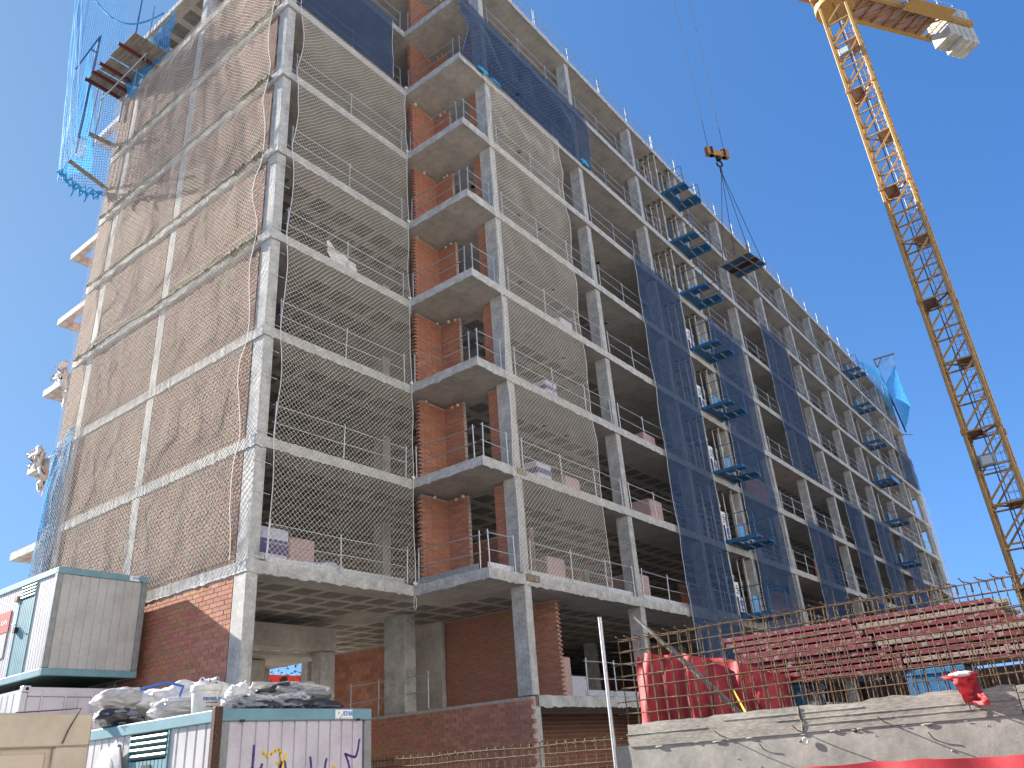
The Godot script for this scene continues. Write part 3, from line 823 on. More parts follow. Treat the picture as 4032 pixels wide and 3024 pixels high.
func prop(p: Vector3, h: float, label: String, mt: Material) -> void:
	var t := thing("steel_prop", label, "prop", "steel props bracing the platforms", p)
	part(t, "outer_tube", mb().tube(Vector3(0, 0.01, 0), Vector3(0, h * 0.62, 0), 0.032, 8), mt)
	part(t, "inner_tube", mb().tube(Vector3(0, h * 0.6, 0), Vector3(0, h - 0.04, 0), 0.025, 8), mt)
	part(t, "collar", mb().tube(Vector3(0, h * 0.60, 0), Vector3(0, h * 0.65, 0), 0.048, 8), mt)
	var ring := []
	for j in 9: ring.push_back(Vector3(0.05 + 0.07 * cos(TAU * j / 8), h * 0.62 + 0.07 * sin(TAU * j / 8), 0.03))
	part(t, "handle", mb().path(ring, 0.009, 5), mt)
	part(t, "base_plate", mb().box(Vector3(-0.07, 0.0, -0.07), Vector3(0.07, 0.012, 0.07)), mt)
	part(t, "head_plate", mb().box(Vector3(-0.07, h - 0.045, -0.07), Vector3(0.07, h - 0.033, 0.07)), mt)
	part(t, "packing_timber", mb().box(Vector3(-0.28, h - 0.03, -0.09), Vector3(0.28, h - 0.003, 0.09)), M.timber)

func sign_board(p: Vector3, label: String, round_sign: bool) -> void:
	var t := thing("safety_sign", label, "sign", "safety signs at the platforms", p)
	part(t, "panel", mb().bev(Vector3(0, 0, 0), Vector3(0.42, 0.60, 0.012), 0.004), M.white_sign)
	if round_sign:
		part(t, "blue_disc", mb().path([Vector3(0.21, 0.37, 0.013), Vector3(0.21, 0.37, 0.018)], 0.15, 16), M.sign_blue)
		part(t, "white_figure", mb().box(Vector3(0.15, 0.33, 0.018), Vector3(0.27, 0.41, 0.021)), M.white_sign)
		part(t, "blue_caption", mb().box(Vector3(0.08, 0.08, 0.013), Vector3(0.34, 0.15, 0.017)), M.sign_blue)
	else:
		for k in 4: part(t, "black_caption", mb().box(Vector3(0.06 + 0.08 * (k % 2), 0.12 + 0.1 * k, 0.013), Vector3(0.28 + 0.05 * (k % 3), 0.17 + 0.1 * k, 0.017)), M.black)

func platforms() -> void:
	for i in range(1, 9):
		var y := lv(i)
		platform(20.9, y, "blue steel loading platform on the %s floor of the near stack" % ORD[i])
		platform(50.2, y, "blue steel loading platform on the %s floor of the far stack" % ORD[i], i == 5)
		var h := ST - TH
		var sp := [[21.0, 1.85, "inner left"], [21.02, 2.2, "middle left"], [21.0, 2.5, "outer left"], [22.74, 2.12, "inner right"], [22.74, 2.45, "outer right"]]
		for s in sp:
			prop(Vector3(s[0] + rng.randf_range(-0.05, 0.05), y, s[1] + rng.randf_range(-0.04, 0.04)), h, "white steel prop at the %s of the %s floor near platform" % [s[2], ORD[i]], M.prop)
		if i % 2 == 0 or i > 6: prop(Vector3(21.35, y, 1.7), h - 0.3, "yellow steel prop beside the %s floor near platform" % ORD[i], M.prop_yellow)
		prop(Vector3(50.3, y, 2.3), h, "pale steel prop at the left of the %s floor far platform" % ORD[i], M.prop)
		prop(Vector3(52.1, y, 2.3), h, "pale steel prop at the right of the %s floor far platform" % ORD[i], M.prop)
		sign_board(Vector3(21.5, y + (1.0 if i < 6 else 0.25), FZ - 0.3), "white notice with black lines behind the %s floor near platform" % ORD[i], false)
		if i < 6: sign_board(Vector3(21.62, y + 0.38, FZ - 0.27), "white sign with blue disc behind the %s floor near platform" % ORD[i], true)
	for i in [8]: sign_board(Vector3(50.8, lv(i) + 0.7, FZ - 0.3), "small white notice behind the topmost far platform", false)

func crate(p: Vector3, s: Vector3, m: Material, label: String, band: Material = null, turn := 0.0) -> void:
	var t := thing("pallet_load", label, "pallet", "wrapped pallets standing near the slab edges", p)
	t.rotation.y = turn
	for k in 3: part(t, "pallet_block", mb().box(Vector3(-s.x * 0.5 + k * (s.x - 0.1) * 0.5, 0, -s.z * 0.5), Vector3(-s.x * 0.5 + 0.1 + k * (s.x - 0.1) * 0.5, 0.09, s.z * 0.5)), M.timber)
	part(t, "pallet_deck", mb().box(Vector3(-s.x * 0.5, 0.091, -s.z * 0.5), Vector3(s.x * 0.5, 0.115, s.z * 0.5)), M.timber)
	var g := []
	part(t, "wrapped_load", mb().bev(Vector3(-s.x * 0.47, 0.118, -s.z * 0.47), Vector3(s.x * 0.47, s.y, s.z * 0.47), 0.04), m)
	if band: part(t, "printed_band", mb().bev(Vector3(-s.x * 0.475, 0.3, -s.z * 0.475), Vector3(s.x * 0.475, s.y * 0.72, s.z * 0.475), 0.02), band)

func floor_loads() -> void:
	crate(Vector3(0.95, lv(1), -0.75), Vector3(0.9, 0.95, 0.8), M.white_wrap, "purple and white wrapped pallet beside the corner column", M.purple_wrap)
	crate(Vector3(1.85, lv(1), -0.85), Vector3(0.85, 0.85, 0.8), M.pink_wrap, "pale pink wrapped pallet behind the net of the recessed bay")
	solo("plastic_sheet", blob(Vector3(2.6, lv(1) + 0.14, -0.5), Vector3(0.8, 0.22, 0.3), 4, 14, 0.5, 1.5), M.white_wrap, "crumpled pale plastic sheet beside the pink pallet", "sheet")
	crate(Vector3(10.1, lv(0), 0.9), Vector3(0.9, 1.25, 0.8), M.pink_wrap, "pallet of hollow bricks on the ground floor behind the guardrail")
	crate(Vector3(11.6, lv(0), 0.4), Vector3(1.0, 0.8, 0.9), M.white_wrap, "low wrapped pallet on the ground floor near the second column")
	crate(Vector3(9.3, lv(1), 1.5), Vector3(1.0, 0.95, 0.9), M.pink_wrap, "pink brick pallet on the first floor behind the white net")
	crate(Vector3(14.0, lv(1), 1.7), Vector3(1.1, 1.0, 1.0), M.pink_wrap, "pink brick pallet on the first floor behind the second column")
	crate(Vector3(8.6, lv(2), 2.0), Vector3(0.8, 0.7, 0.6), M.white_wrap, "white wrapped pallet on the second floor behind the white net", M.purple_wrap)
	crate(Vector3(10.2, lv(2), 1.9), Vector3(0.9, 0.6, 0.7), M.pink_wrap, "low pink pallet on the second floor behind the white net")
	crate(Vector3(9.3, lv(3), 2.1), Vector3(0.7, 0.65, 0.6), M.white_wrap, "white wrapped pallet on the third floor behind the white net", M.purple_wrap)
	crate(Vector3(10.6, lv(4), 2.2), Vector3(0.8, 0.5, 0.5), M.white_wrap, "low white pallet on the fourth floor behind the white net")
	crate(Vector3(15.6, lv(2), 1.9), Vector3(1.0, 0.9, 0.9), M.pink_wrap, "pink pallet on the second floor at the edge of a blue net")
	crate(Vector3(15.9, lv(3), 1.9), Vector3(1.0, 0.6, 0.9), M.pink_wrap, "low pink pallet on the third floor near a blue net")
	crate(Vector3(24.9, lv(2), 2.1), Vector3(0.9, 0.6, 0.6), M.white_wrap, "white pallet on the second floor behind a blue net")
	crate(Vector3(25.0, lv(4), 2.1), Vector3(0.8, 0.6, 0.6), M.white_wrap, "white pallet on the fourth floor behind a blue net")
	crate(Vector3(37.0, lv(1), 1.9), Vector3(1.1, 1.1, 0.9), M.white_wrap, "white pallet on the first floor near the sixth facade column")
	# loose white sack leaning on the guardrail of the recessed bay, fourth floor
	solo("builders_sack", mb().sheet(hung_sheet([Vector3(2.15, lv(4) + 0.02, -0.2), Vector3(3.25, lv(4) + 0.02, -0.16), Vector3(3.15, lv(4) + 0.42, -0.22), Vector3(2.1, lv(4) + 0.82, -0.26)], 14, 10, 0.1, Vector3(0, 0, 1), 77.0)), M.plastic_white, "white plastic sack caught behind the net on the fourth floor", "sack")
	solo("timber_offcut", mb().bev(Vector3(6.75, lv(1) - 0.16, FZ + 0.012), Vector3(7.35, lv(1) + 0.02, FZ + 0.035), 0.004), M.timber, "small timber board fixed to the slab edge at the first column base", "board", "boards on the slab edge")
	solo("timber_offcut", mb().bev(Vector3(6.7, lv(2) - 0.17, FZ + 0.012), Vector3(7.15, lv(2) + 0.0, FZ + 0.035), 0.004), M.timber, "small timber board on the second floor slab edge", "board", "boards on the slab edge")

# ---------- tower crane, hook and load ----------
func crane() -> void:
	var C := thing("tower_crane", "tall orange yellow lattice tower crane beside the long facade", "crane")
	var cx := 27.5
	var cz := 12.22
	var hw := 0.66
	var y0 := 1.6
	var y1 := 39.0
	var corners := [Vector3(cx - hw, 0, cz - hw), Vector3(cx - hw, 0, cz + hw), Vector3(cx + hw, 0, cz + hw), Vector3(cx + hw, 0, cz - hw)]
	for c in corners:
		part(C, "chord", mb().bev(c + Vector3(-0.075, y0, -0.075), c + Vector3(0.075, y1, 0.075), 0.02), M.crane)
	var ph := 1.63
	var n := int((y1 - y0) / ph)
	for i in n + 1:
		var y := 39.0 - 1.5 - ph * i + 0.0
		if y < y0: break
		for f in 4:
			var a: Vector3 = corners[f]
			var b: Vector3 = corners[(f + 1) % 4]
			part(C, "brace", mb().bar(a + Vector3(0, y, 0), b + Vector3(0, y, 0), 0.07), M.crane)
			var up := ph if y + ph < y1 else y1 - y
			if f < 2: part(C, "brace", mb().bar(a + Vector3(0, y + 0.05, 0), b + Vector3(0, y + up - 0.12, 0), 0.08), M.crane)
			else: part(C, "brace", mb().bar(b + Vector3(0, y + 0.05, 0), a + Vector3(0, y + up - 0.12, 0), 0.08), M.crane)
		if i % 4 == 3:
			for c in corners: part(C, "joint_plate", mb().bev(c + Vector3(-0.11, y - 0.12, -0.11), c + Vector3(0.11, y + 0.12, 0.11), 0.02), M.crane_rust)
		if i % 2 == 1:
			# landing half way across the mast, on alternating sides
			var s := 1.0 if i % 4 == 1 else -1.0
			part(C, "landing", mb().box(Vector3(cx - hw + 0.08, y + 0.04, cz + (0.0 if s > 0 else -hw + 0.08)), Vector3(cx + hw - 0.08, y + 0.07, cz + (hw - 0.08 if s > 0 else 0.0))), M.deck)
			part(C, "landing_edge", mb().bar(Vector3(cx - hw, y, cz), Vector3(cx + hw, y, cz), 0.06, 0.12), M.crane_rust)
			part(C, "landing_edge", mb().bar(Vector3(cx - hw, y, cz - hw * s), Vector3(cx + hw, y, cz + hw * s), 0.05, 0.08), M.crane_rust)
	# ladder with safety hoops
	var lx := cx + 0.15
	for s in [0.10, 0.5]:
		part(C, "ladder_rail", mb().tube(Vector3(lx, y0, cz + s), Vector3(lx, y1, cz + s), 0.02, 5), M.galv_dark)
	var rung := mb()
	rung.tube(Vector3(0, 0, 0.10), Vector3(0, 0, 0.5), 0.012, 4)
	var rm := rung.mesh()
	for k in int((y1 - y0) / 0.33):
		mi(C, "ladder_rung", rm, M.galv_dark, Vector3(lx, y0 + 0.2 + k * 0.33, cz))
	var hp := []
	for j in 9: hp.push_back(Vector3(0.38 * sin(PI * j / 8.0), 0, 0.30 - 0.34 * cos(PI * j / 8.0)))
	var hm := mb().path(hp, 0.012, 4).mesh()
	for k in int((y1 - y0) / 0.9): mi(C, "ladder_hoop", hm, M.crane_rust, Vector3(lx, y0 + 1.6 + k * 0.9, cz))
	for an in [0.5, 1.0]: part(C, "hoop_strap", mb().tube(Vector3(lx + 0.38 * sin(PI * an * 0.5), y0 + 1.6, cz + 0.30 - 0.34 * cos(PI * an * 0.5)), Vector3(lx + 0.38 * sin(PI * an * 0.5), y1, cz + 0.30 - 0.34 * cos(PI * an * 0.5)), 0.01, 4), M.crane_rust)
	part(C, "power_cable", mb().path([Vector3(cx - 0.55, y0, cz + 0.05), Vector3(cx - 0.5, 20, cz - 0.02), Vector3(cx - 0.52, y1, cz + 0.03)], 0.028, 6), M.cable)
	part(C, "base_block", mb().bev(Vector3(cx - 2.2, y0 - 0.02, cz - 2.2), Vector3(cx + 2.2, y0 + 0.8, cz + 2.2), 0.05), M.counterweight)
	# slewing ring and counter jib
	part(C, "slewing_ring", mb().path([Vector3(cx, 39.0, cz), Vector3(cx, 39.5, cz)], 1.05, 20), M.crane)
	part(C, "slewing_frame", mb().bev(Vector3(cx - 1.0, 39.51, cz - 1.0), Vector3(cx + 1.0, 40.1, cz + 1.0), 0.05), M.crane_rust)
	var d := Vector3(0.828, 0, 0.56)
	var s1 := Vector3(-0.56, 0, 0.828)
	var o := Vector3(cx, 39.75, cz)
	var J := Node3D.new()
	J.name = "counter_jib"
	C.add_child(J)
	for s in [-1.0, 1.0]:
		part(J, "side_beam", mb().bar(o + d * 0.6 + s1 * 0.78 * s, o + d * 9.6 + s1 * 0.78 * s, 0.2, 0.34), M.crane)
		part(J, "handrail", mb().path([o + d * 1.2 + s1 * 0.86 * s + Vector3(0, 1.2, 0), o + d * 8.4 + s1 * 0.86 * s + Vector3(0, 1.2, 0)], 0.022, 5), M.galv)
		part(J, "handrail", mb().path([o + d * 1.2 + s1 * 0.86 * s + Vector3(0, 0.7, 0), o + d * 8.4 + s1 * 0.86 * s + Vector3(0, 0.7, 0)], 0.018, 5), M.galv)
		for k in 7: part(J, "rail_post", mb().tube(o + d * (1.2 + 1.2 * k) + s1 * 0.86 * s, o + d * (1.2 + 1.2 * k) + s1 * 0.86 * s + Vector3(0, 1.2, 0), 0.02, 5), M.galv)
	part(J, "deck", mb().obox(o + d * 3.9 + Vector3(0, 0.02, 0), d * 3.2, Vector3(0, 0.015, 0), s1 * 0.68), M.deck)
	for k in 9:
		part(J, "cross_beam", mb().bar(o + d * (0.9 + k * 0.82) - s1 * 0.7 + Vector3(0, -0.06, 0), o + d * (0.9 + k * 0.82) + s1 * 0.7 + Vector3(0, -0.06, 0), 0.07, 0.1), M.crane_rust)
		if k < 8 and k % 2 == 0: part(J, "cross_beam", mb().bar(o + d * (0.9 + k * 0.82) - s1 * 0.7 + Vector3(0, -0.06, 0), o + d * (0.9 + (k + 2) * 0.82) + s1 * 0.7 + Vector3(0, -0.06, 0), 0.05, 0.07), M.crane_rust)
	for k in 6: part(J, "loose_cable", mb().path([o + d * (1.5 + k * 0.8) + s1 * -0.5 + Vector3(0, -0.1, 0), o + d * (2.0 + k * 0.8) + s1 * (0.3 - 0.1 * k) + Vector3(0, -0.2, 0), o + d * (2.6 + k * 0.7) + s1 * 0.5 + Vector3(0, -0.1, 0)], 0.018, 4), M.cable)
	part(J, "service_platform", mb().obox(o + d * 5.7 - s1 * -1.25 + Vector3(0, -0.5, 0), d * 1.6, Vector3(0, 0.03, 0), s1 * 0.4), M.crane)
	for k in 3: part(J, "platform_hanger", mb().bar(o + d * (4.2 + 1.5 * k) + s1 * 0.85 + Vector3(0, 0, 0), o + d * (4.2 + 1.5 * k) + s1 * 1.6 + Vector3(0, -0.48, 0), 0.05), M.crane_rust)
	part(J, "winch", mb().obox(o + d * 5.2 + Vector3(0, 0.55, 0), d * 0.7, Vector3(0, 0.4, 0), s1 * 0.45), M.crane_rust)
	for k in 5:
		var w: MB = mb()
		var hgt := 1.15 if k in [0, 1] else 1.35
		w.obox(o + d * (7.9 + 0.42 * k) + Vector3(0, 0.35 - hgt * 0.5 + 0.3, 0), d * 0.19, Vector3(0, hgt, 0), s1 * 0.62)
		part(J, "counterweight", w, M.counterweight)
	# main jib, reaching back over the building
	var MJ := Node3D.new()
	MJ.name = "jib"
	C.add_child(MJ)
	var e := -d
	var ln := 34.0
	part(MJ, "chord", mb().bar(o + e * 0.6 + s1 * 0.6 + Vector3(0, 0.3, 0), o + e * ln + s1 * 0.6 + Vector3(0, 0.3, 0), 0.14), M.crane)
	part(MJ, "chord", mb().bar(o + e * 0.6 - s1 * 0.6 + Vector3(0, 0.3, 0), o + e * ln - s1 * 0.6 + Vector3(0, 0.3, 0), 0.14), M.crane)
	part(MJ, "chord", mb().bar(o + e * 0.6 + Vector3(0, 1.6, 0), o + e * ln + Vector3(0, 1.6, 0), 0.14), M.crane)
	for k in 17:
		for s in [-1.0, 1.0]:
			part(MJ, "brace", mb().bar(o + e * (0.8 + k * 2.0) + s1 * 0.6 * s + Vector3(0, 0.3, 0), o + e * (1.8 + k * 2.0) + Vector3(0, 1.6, 0), 0.06), M.crane)
			part(MJ, "brace", mb().bar(o + e * (2.8 + k * 2.0) + s1 * 0.6 * s + Vector3(0, 0.3, 0), o + e * (1.8 + k * 2.0) + Vector3(0, 1.6, 0), 0.06), M.crane)
		part(MJ, "brace", mb().bar(o + e * (0.8 + k * 2.0) - s1 * 0.6 + Vector3(0, 0.3, 0), o + e * (0.8 + k * 2.0) + s1 * 0.6 + Vector3(0, 0.3, 0), 0.06), M.crane)
	part(C, "tower_head", mb().bar(o + Vector3(0, 0.3, 0), o + Vector3(0, 5.0, 0), 0.5), M.crane)
	var hk := Vector3(18.95, 26.35, 6.43)
	part(MJ, "trolley", mb().obox(Vector3(hk.x, 39.9, hk.z), d * 0.8, Vector3(0, 0.12, 0), s1 * 0.5), M.crane_rust)
	# flood lights on the mast
	for fl in [[35.1, "upper"], [11.6, "lower"]]:
		var t := thing("floodlight", "grey square floodlight on the %s part of the crane mast" % fl[1], "floodlight", "floodlights on the crane", Vector3(cx - hw - 0.2, fl[0], cz - 0.15))
		part(t, "housing", mb().bev(Vector3(-0.12, -0.26, -0.3), Vector3(0.06, 0.26, 0.3), 0.03), M.grey_steel)
		part(t, "lens", mb().bev(Vector3(-0.135, -0.18, -0.2), Vector3(-0.121, 0.18, 0.2), 0.005), M.floodglass)
		part(t, "bracket", mb().path([Vector3(0.0, -0.35, -0.33), Vector3(0.0, 0.0, -0.33)], 0.015, 4), M.cable)
		part(t, "bracket", mb().path([Vector3(0.0, -0.35, -0.33), Vector3(0.1, -0.38, 0.0), Vector3(0.15, -0.35, 0.5)], 0.015, 4), M.cable)
	# hook block with its two falls of rope
	var H := thing("hook_block", "orange and black striped hook block hanging from two crane ropes", "hook", "", hk)
	for s in [-1.0, 1.0]:
		part(H, "hoist_rope", mb().tube(d * 0.42 * s + Vector3(0, 0.15, 0), d * 0.5 * s + Vector3(0, 13.4, 0), 0.012, 5), M.cable)
		part(H, "sheave_case", mb().obox(d * 0.40 * s + Vector3(0, 0.02, 0), d * 0.17, Vector3(0, 0.23, 0), s1 * 0.11), M.crane_rust)
		part(H, "black_stripe", mb().obox(d * 0.34 * s + Vector3(0, 0.03, 0), (d * 0.07 + Vector3(0, 0.03, 0)), Vector3(0, 0.215, 0), s1 * 0.114), M.black)
	part(H, "cross_head", mb().obox(Vector3(0, -0.05, 0), d * 0.42, Vector3(0, 0.16, 0), s1 * 0.09), M.crane)
	part(H, "swivel", mb().path([Vector3(0, -0.2, 0), Vector3(0, -0.42, 0)], 0.11, 10), M.black)
	var hookp := []
	for j in 10: hookp.push_back(Vector3(0, -0.62, 0) + d * (0.14 * sin(TAU * (j / 12.0 + 0.02))) + Vector3(0, 0.17 * cos(TAU * (j / 12.0 + 0.02)), 0))
	part(H, "hook", mb().path(hookp, 0.045, 6), M.black)
	# load: stiffened steel tray held by chain slings
	var ld := Vector3(18.75, 20.05, 6.48)
	var tilt := Basis(Vector3.UP, -0.14)
	var T := thing("hanging_form", "dark blue rusty steel form hanging flat from the crane hook", "form", "", ld)
	T.basis = tilt
	for k in 3:
		part(T, "face_plate", mb().bev(Vector3(-0.7 + 0.47 * k, 0.0, -0.68), Vector3(-0.235 + 0.47 * k, 0.05, 0.68), 0.01), [M.platblue, M.brown_steel, M.platblue][k])
	for z in [-0.3, 0.36]: part(T, "stiffener", mb().box(Vector3(-0.74, -0.06, z), Vector3(0.74, -0.003, z + 0.05)), M.grey_steel)
	for x in [-0.72, -0.25, 0.22, 0.68]: part(T, "stiffener", mb().box(Vector3(x, -0.04, -0.7), Vector3(x + 0.04, -0.002, 0.7)), M.panel_grey)
	part(T, "edge_strip", mb().box(Vector3(-0.76, -0.05, -0.7), Vector3(-0.74, 0.1, 0.7)), M.timber)
	part(T, "lifting_lug", mb().box(Vector3(-0.6, 0.05, 0.58), Vector3(-0.5, 0.45, 0.66)), M.panel_grey)
	var sl := thing("chain_sling", "dark chain sling spreading from the hook to the hanging form", "sling", "", hk + Vector3(0, -0.85, 0))
	part(sl, "shackle", mb().path([Vector3(0, 0.1, 0), Vector3(0, -0.3, 0)], 0.05, 6), M.cable)
	for c in [Vector3(-0.55, 0.45, 0.62), Vector3(0.65, 0.1, 0.6), Vector3(-0.6, 0.1, -0.6), Vector3(0.6, 0.1, -0.6)]:
		part(sl, "chain_leg", mb().tube(Vector3(0, -0.25, 0), ld + tilt * c - (hk + Vector3(0, -0.85, 0)), 0.014, 5), M.cable)

# ---------- containers ----------
func txt(parent: Node, called: String, s: String, size: float, at: Vector3, m: Material, bas := Basis.IDENTITY, depth := 0.006) -> void:
	var tm := TextMesh.new()
	var f := SystemFont.new()
	f.font_names = PackedStringArray(["Droid Sans"])
	f.font_weight = 700
	tm.font = f
	tm.text = s
	tm.font_size = 64
	tm.pixel_size = size / 64.0
	tm.depth = depth
	var o := mi(parent, called, tm, m, at)
	o.basis = bas

# panels of trapezoid ribbed sheet between two points on one side of a box
func ribbed(parent: Node, called: String, o: Vector3, u: Vector3, n: Vector3, w: float, h: float, pitch: float, m: Material) -> void:
	var k := maxi(1, int(round(w / pitch)))
	var pw := w / k
	for i in k:
		var p := mb()
		var a := o + u * (pw * i)
		var e := pw * 0.86
		var g := pw * 0.035
		var H := Vector3(0, h, 0)
		var pts := [a, a + u * g + n * 0.018, a + u * (e - g) + n * 0.018, a + u * e, a + u * pw]
		for q in 4: p.face(pts[q], pts[q + 1], pts[q + 1] + H, pts[q] + H)
		part(parent, called, p, m)

func cabin(t: Node3D, a: Vector3, b: Vector3, end_mat: Material, side_mat: Material, rail: Material, pitch: float, rib_side: float, doors: Array) -> void:
	var rh := 0.15
	var pw := 0.13
	part(t, "floor_box", mb().box(Vector3(a.x + 0.05, a.y + 0.02, a.z + 0.05), Vector3(b.x - 0.05, a.y + 0.1, b.z - 0.05)), M.green_dark)
	part(t, "inner_box", mb().box(Vector3(a.x + 0.07, a.y + 0.11, a.z + 0.07), Vector3(b.x - 0.07, b.y - 0.06, b.z - 0.07)), M.black)
	part(t, "roof", mb().box(Vector3(a.x + 0.04, b.y - 0.05, a.z + 0.04), Vector3(b.x - 0.04, b.y - 0.012, b.z - 0.04)), M.grey_steel)
	for y in [a.y, b.y - rh]:
		part(t, "rail", mb().bev(Vector3(a.x, y, b.z - 0.08), Vector3(b.x, y + rh, b.z), 0.012), rail)
		part(t, "rail", mb().bev(Vector3(a.x, y, a.z), Vector3(b.x, y + rh, a.z + 0.08), 0.012), rail)
		part(t, "rail", mb().bev(Vector3(a.x, y + 0.002, a.z + 0.081), Vector3(a.x + 0.08, y + rh - 0.002, b.z - 0.081), 0.012), rail)
		part(t, "rail", mb().bev(Vector3(b.x - 0.08, y + 0.002, a.z + 0.081), Vector3(b.x, y + rh - 0.002, b.z - 0.081), 0.012), rail)
	for x in [a.x, b.x - pw]:
		for z in [a.z, b.z - pw]:
			part(t, "corner_post", mb().bev(Vector3(x - 0.004, a.y + rh, z + 0.004), Vector3(x + pw - 0.004, b.y - rh, z + pw + 0.004), 0.012), M.grey_steel)
	var hh := b.y - a.y - rh * 2.0
	ribbed(t, "wall_panel", Vector3(a.x + pw, a.y + rh, b.z - 0.05), Vector3(1, 0, 0), Vector3(0, 0, 1), b.x - a.x - pw * 2.0, hh, pitch, end_mat)
	ribbed(t, "wall_panel", Vector3(b.x - pw, a.y + rh, a.z + 0.05), Vector3(-1, 0, 0), Vector3(0, 0, -1), b.x - a.x - pw * 2.0, hh, pitch, end_mat)
	ribbed(t, "wall_panel", Vector3(b.x - 0.05, a.y + rh, b.z - pw), Vector3(0, 0, -1), Vector3(1, 0, 0), b.z - a.z - pw * 2.0, hh, 0.5, side_mat)
	# long side facing the street, broken by its doors [near z, far z]
	var z := b.z - pw
	for dr in doors:
		ribbed(t, "wall_panel", Vector3(a.x + 0.05, a.y + rh, dr[0]), Vector3(0, 0, 1), Vector3(-1, 0, 0), z - dr[0], hh, rib_side, side_mat)
		var D := Node3D.new()
		D.name = "door"
		t.add_child(D, true)
		ribbed(D, "door_panel", Vector3(a.x + 0.04, a.y + rh, dr[1]), Vector3(0, 0, 1), Vector3(-1, 0, 0), dr[0] - dr[1], hh - 0.34, 0.09, M.teal_pale)
		for k in 4:
			part(D, "louvre", mb().obox(Vector3(a.x + 0.03, b.y - rh - 0.29 + 0.075 * k, (dr[0] + dr[1]) * 0.5), Vector3(0.03, -0.02, 0), Vector3(0.004, 0.012, 0), Vector3(0, 0, (dr[0] - dr[1]) * 0.48)), M.teal_pale)
		part(D, "door_frame", mb().box(Vector3(a.x + 0.01, a.y + rh, dr[1] - 0.03), Vector3(a.x + 0.06, b.y - rh, dr[1])), M.teal)
		part(D, "door_frame", mb().box(Vector3(a.x + 0.01, a.y + rh, dr[0]), Vector3(a.x + 0.06, b.y - rh, dr[0] + 0.03)), M.teal)
		part(D, "lock", mb().box(Vector3(a.x - 0.06, a.y + 1.1, dr[1] + 0.05), Vector3(a.x + 0.02, a.y + 1.22, dr[1] + 0.16)), M.black)
		part(D, "handle", mb().path([Vector3(a.x + 0.01, a.y + 1.28, dr[1] + 0.1), Vector3(a.x - 0.1, a.y + 1.28, dr[1] + 0.1), Vector3(a.x - 0.1, a.y + 1.27, dr[1] + 0.25)], 0.012, 5), M.galv)
		z = dr[1]
	ribbed(t, "wall_panel", Vector3(a.x + 0.05, a.y + rh, a.z + pw), Vector3(0, 0, 1), Vector3(-1, 0, 0), z - a.z - pw, hh, rib_side, side_mat)

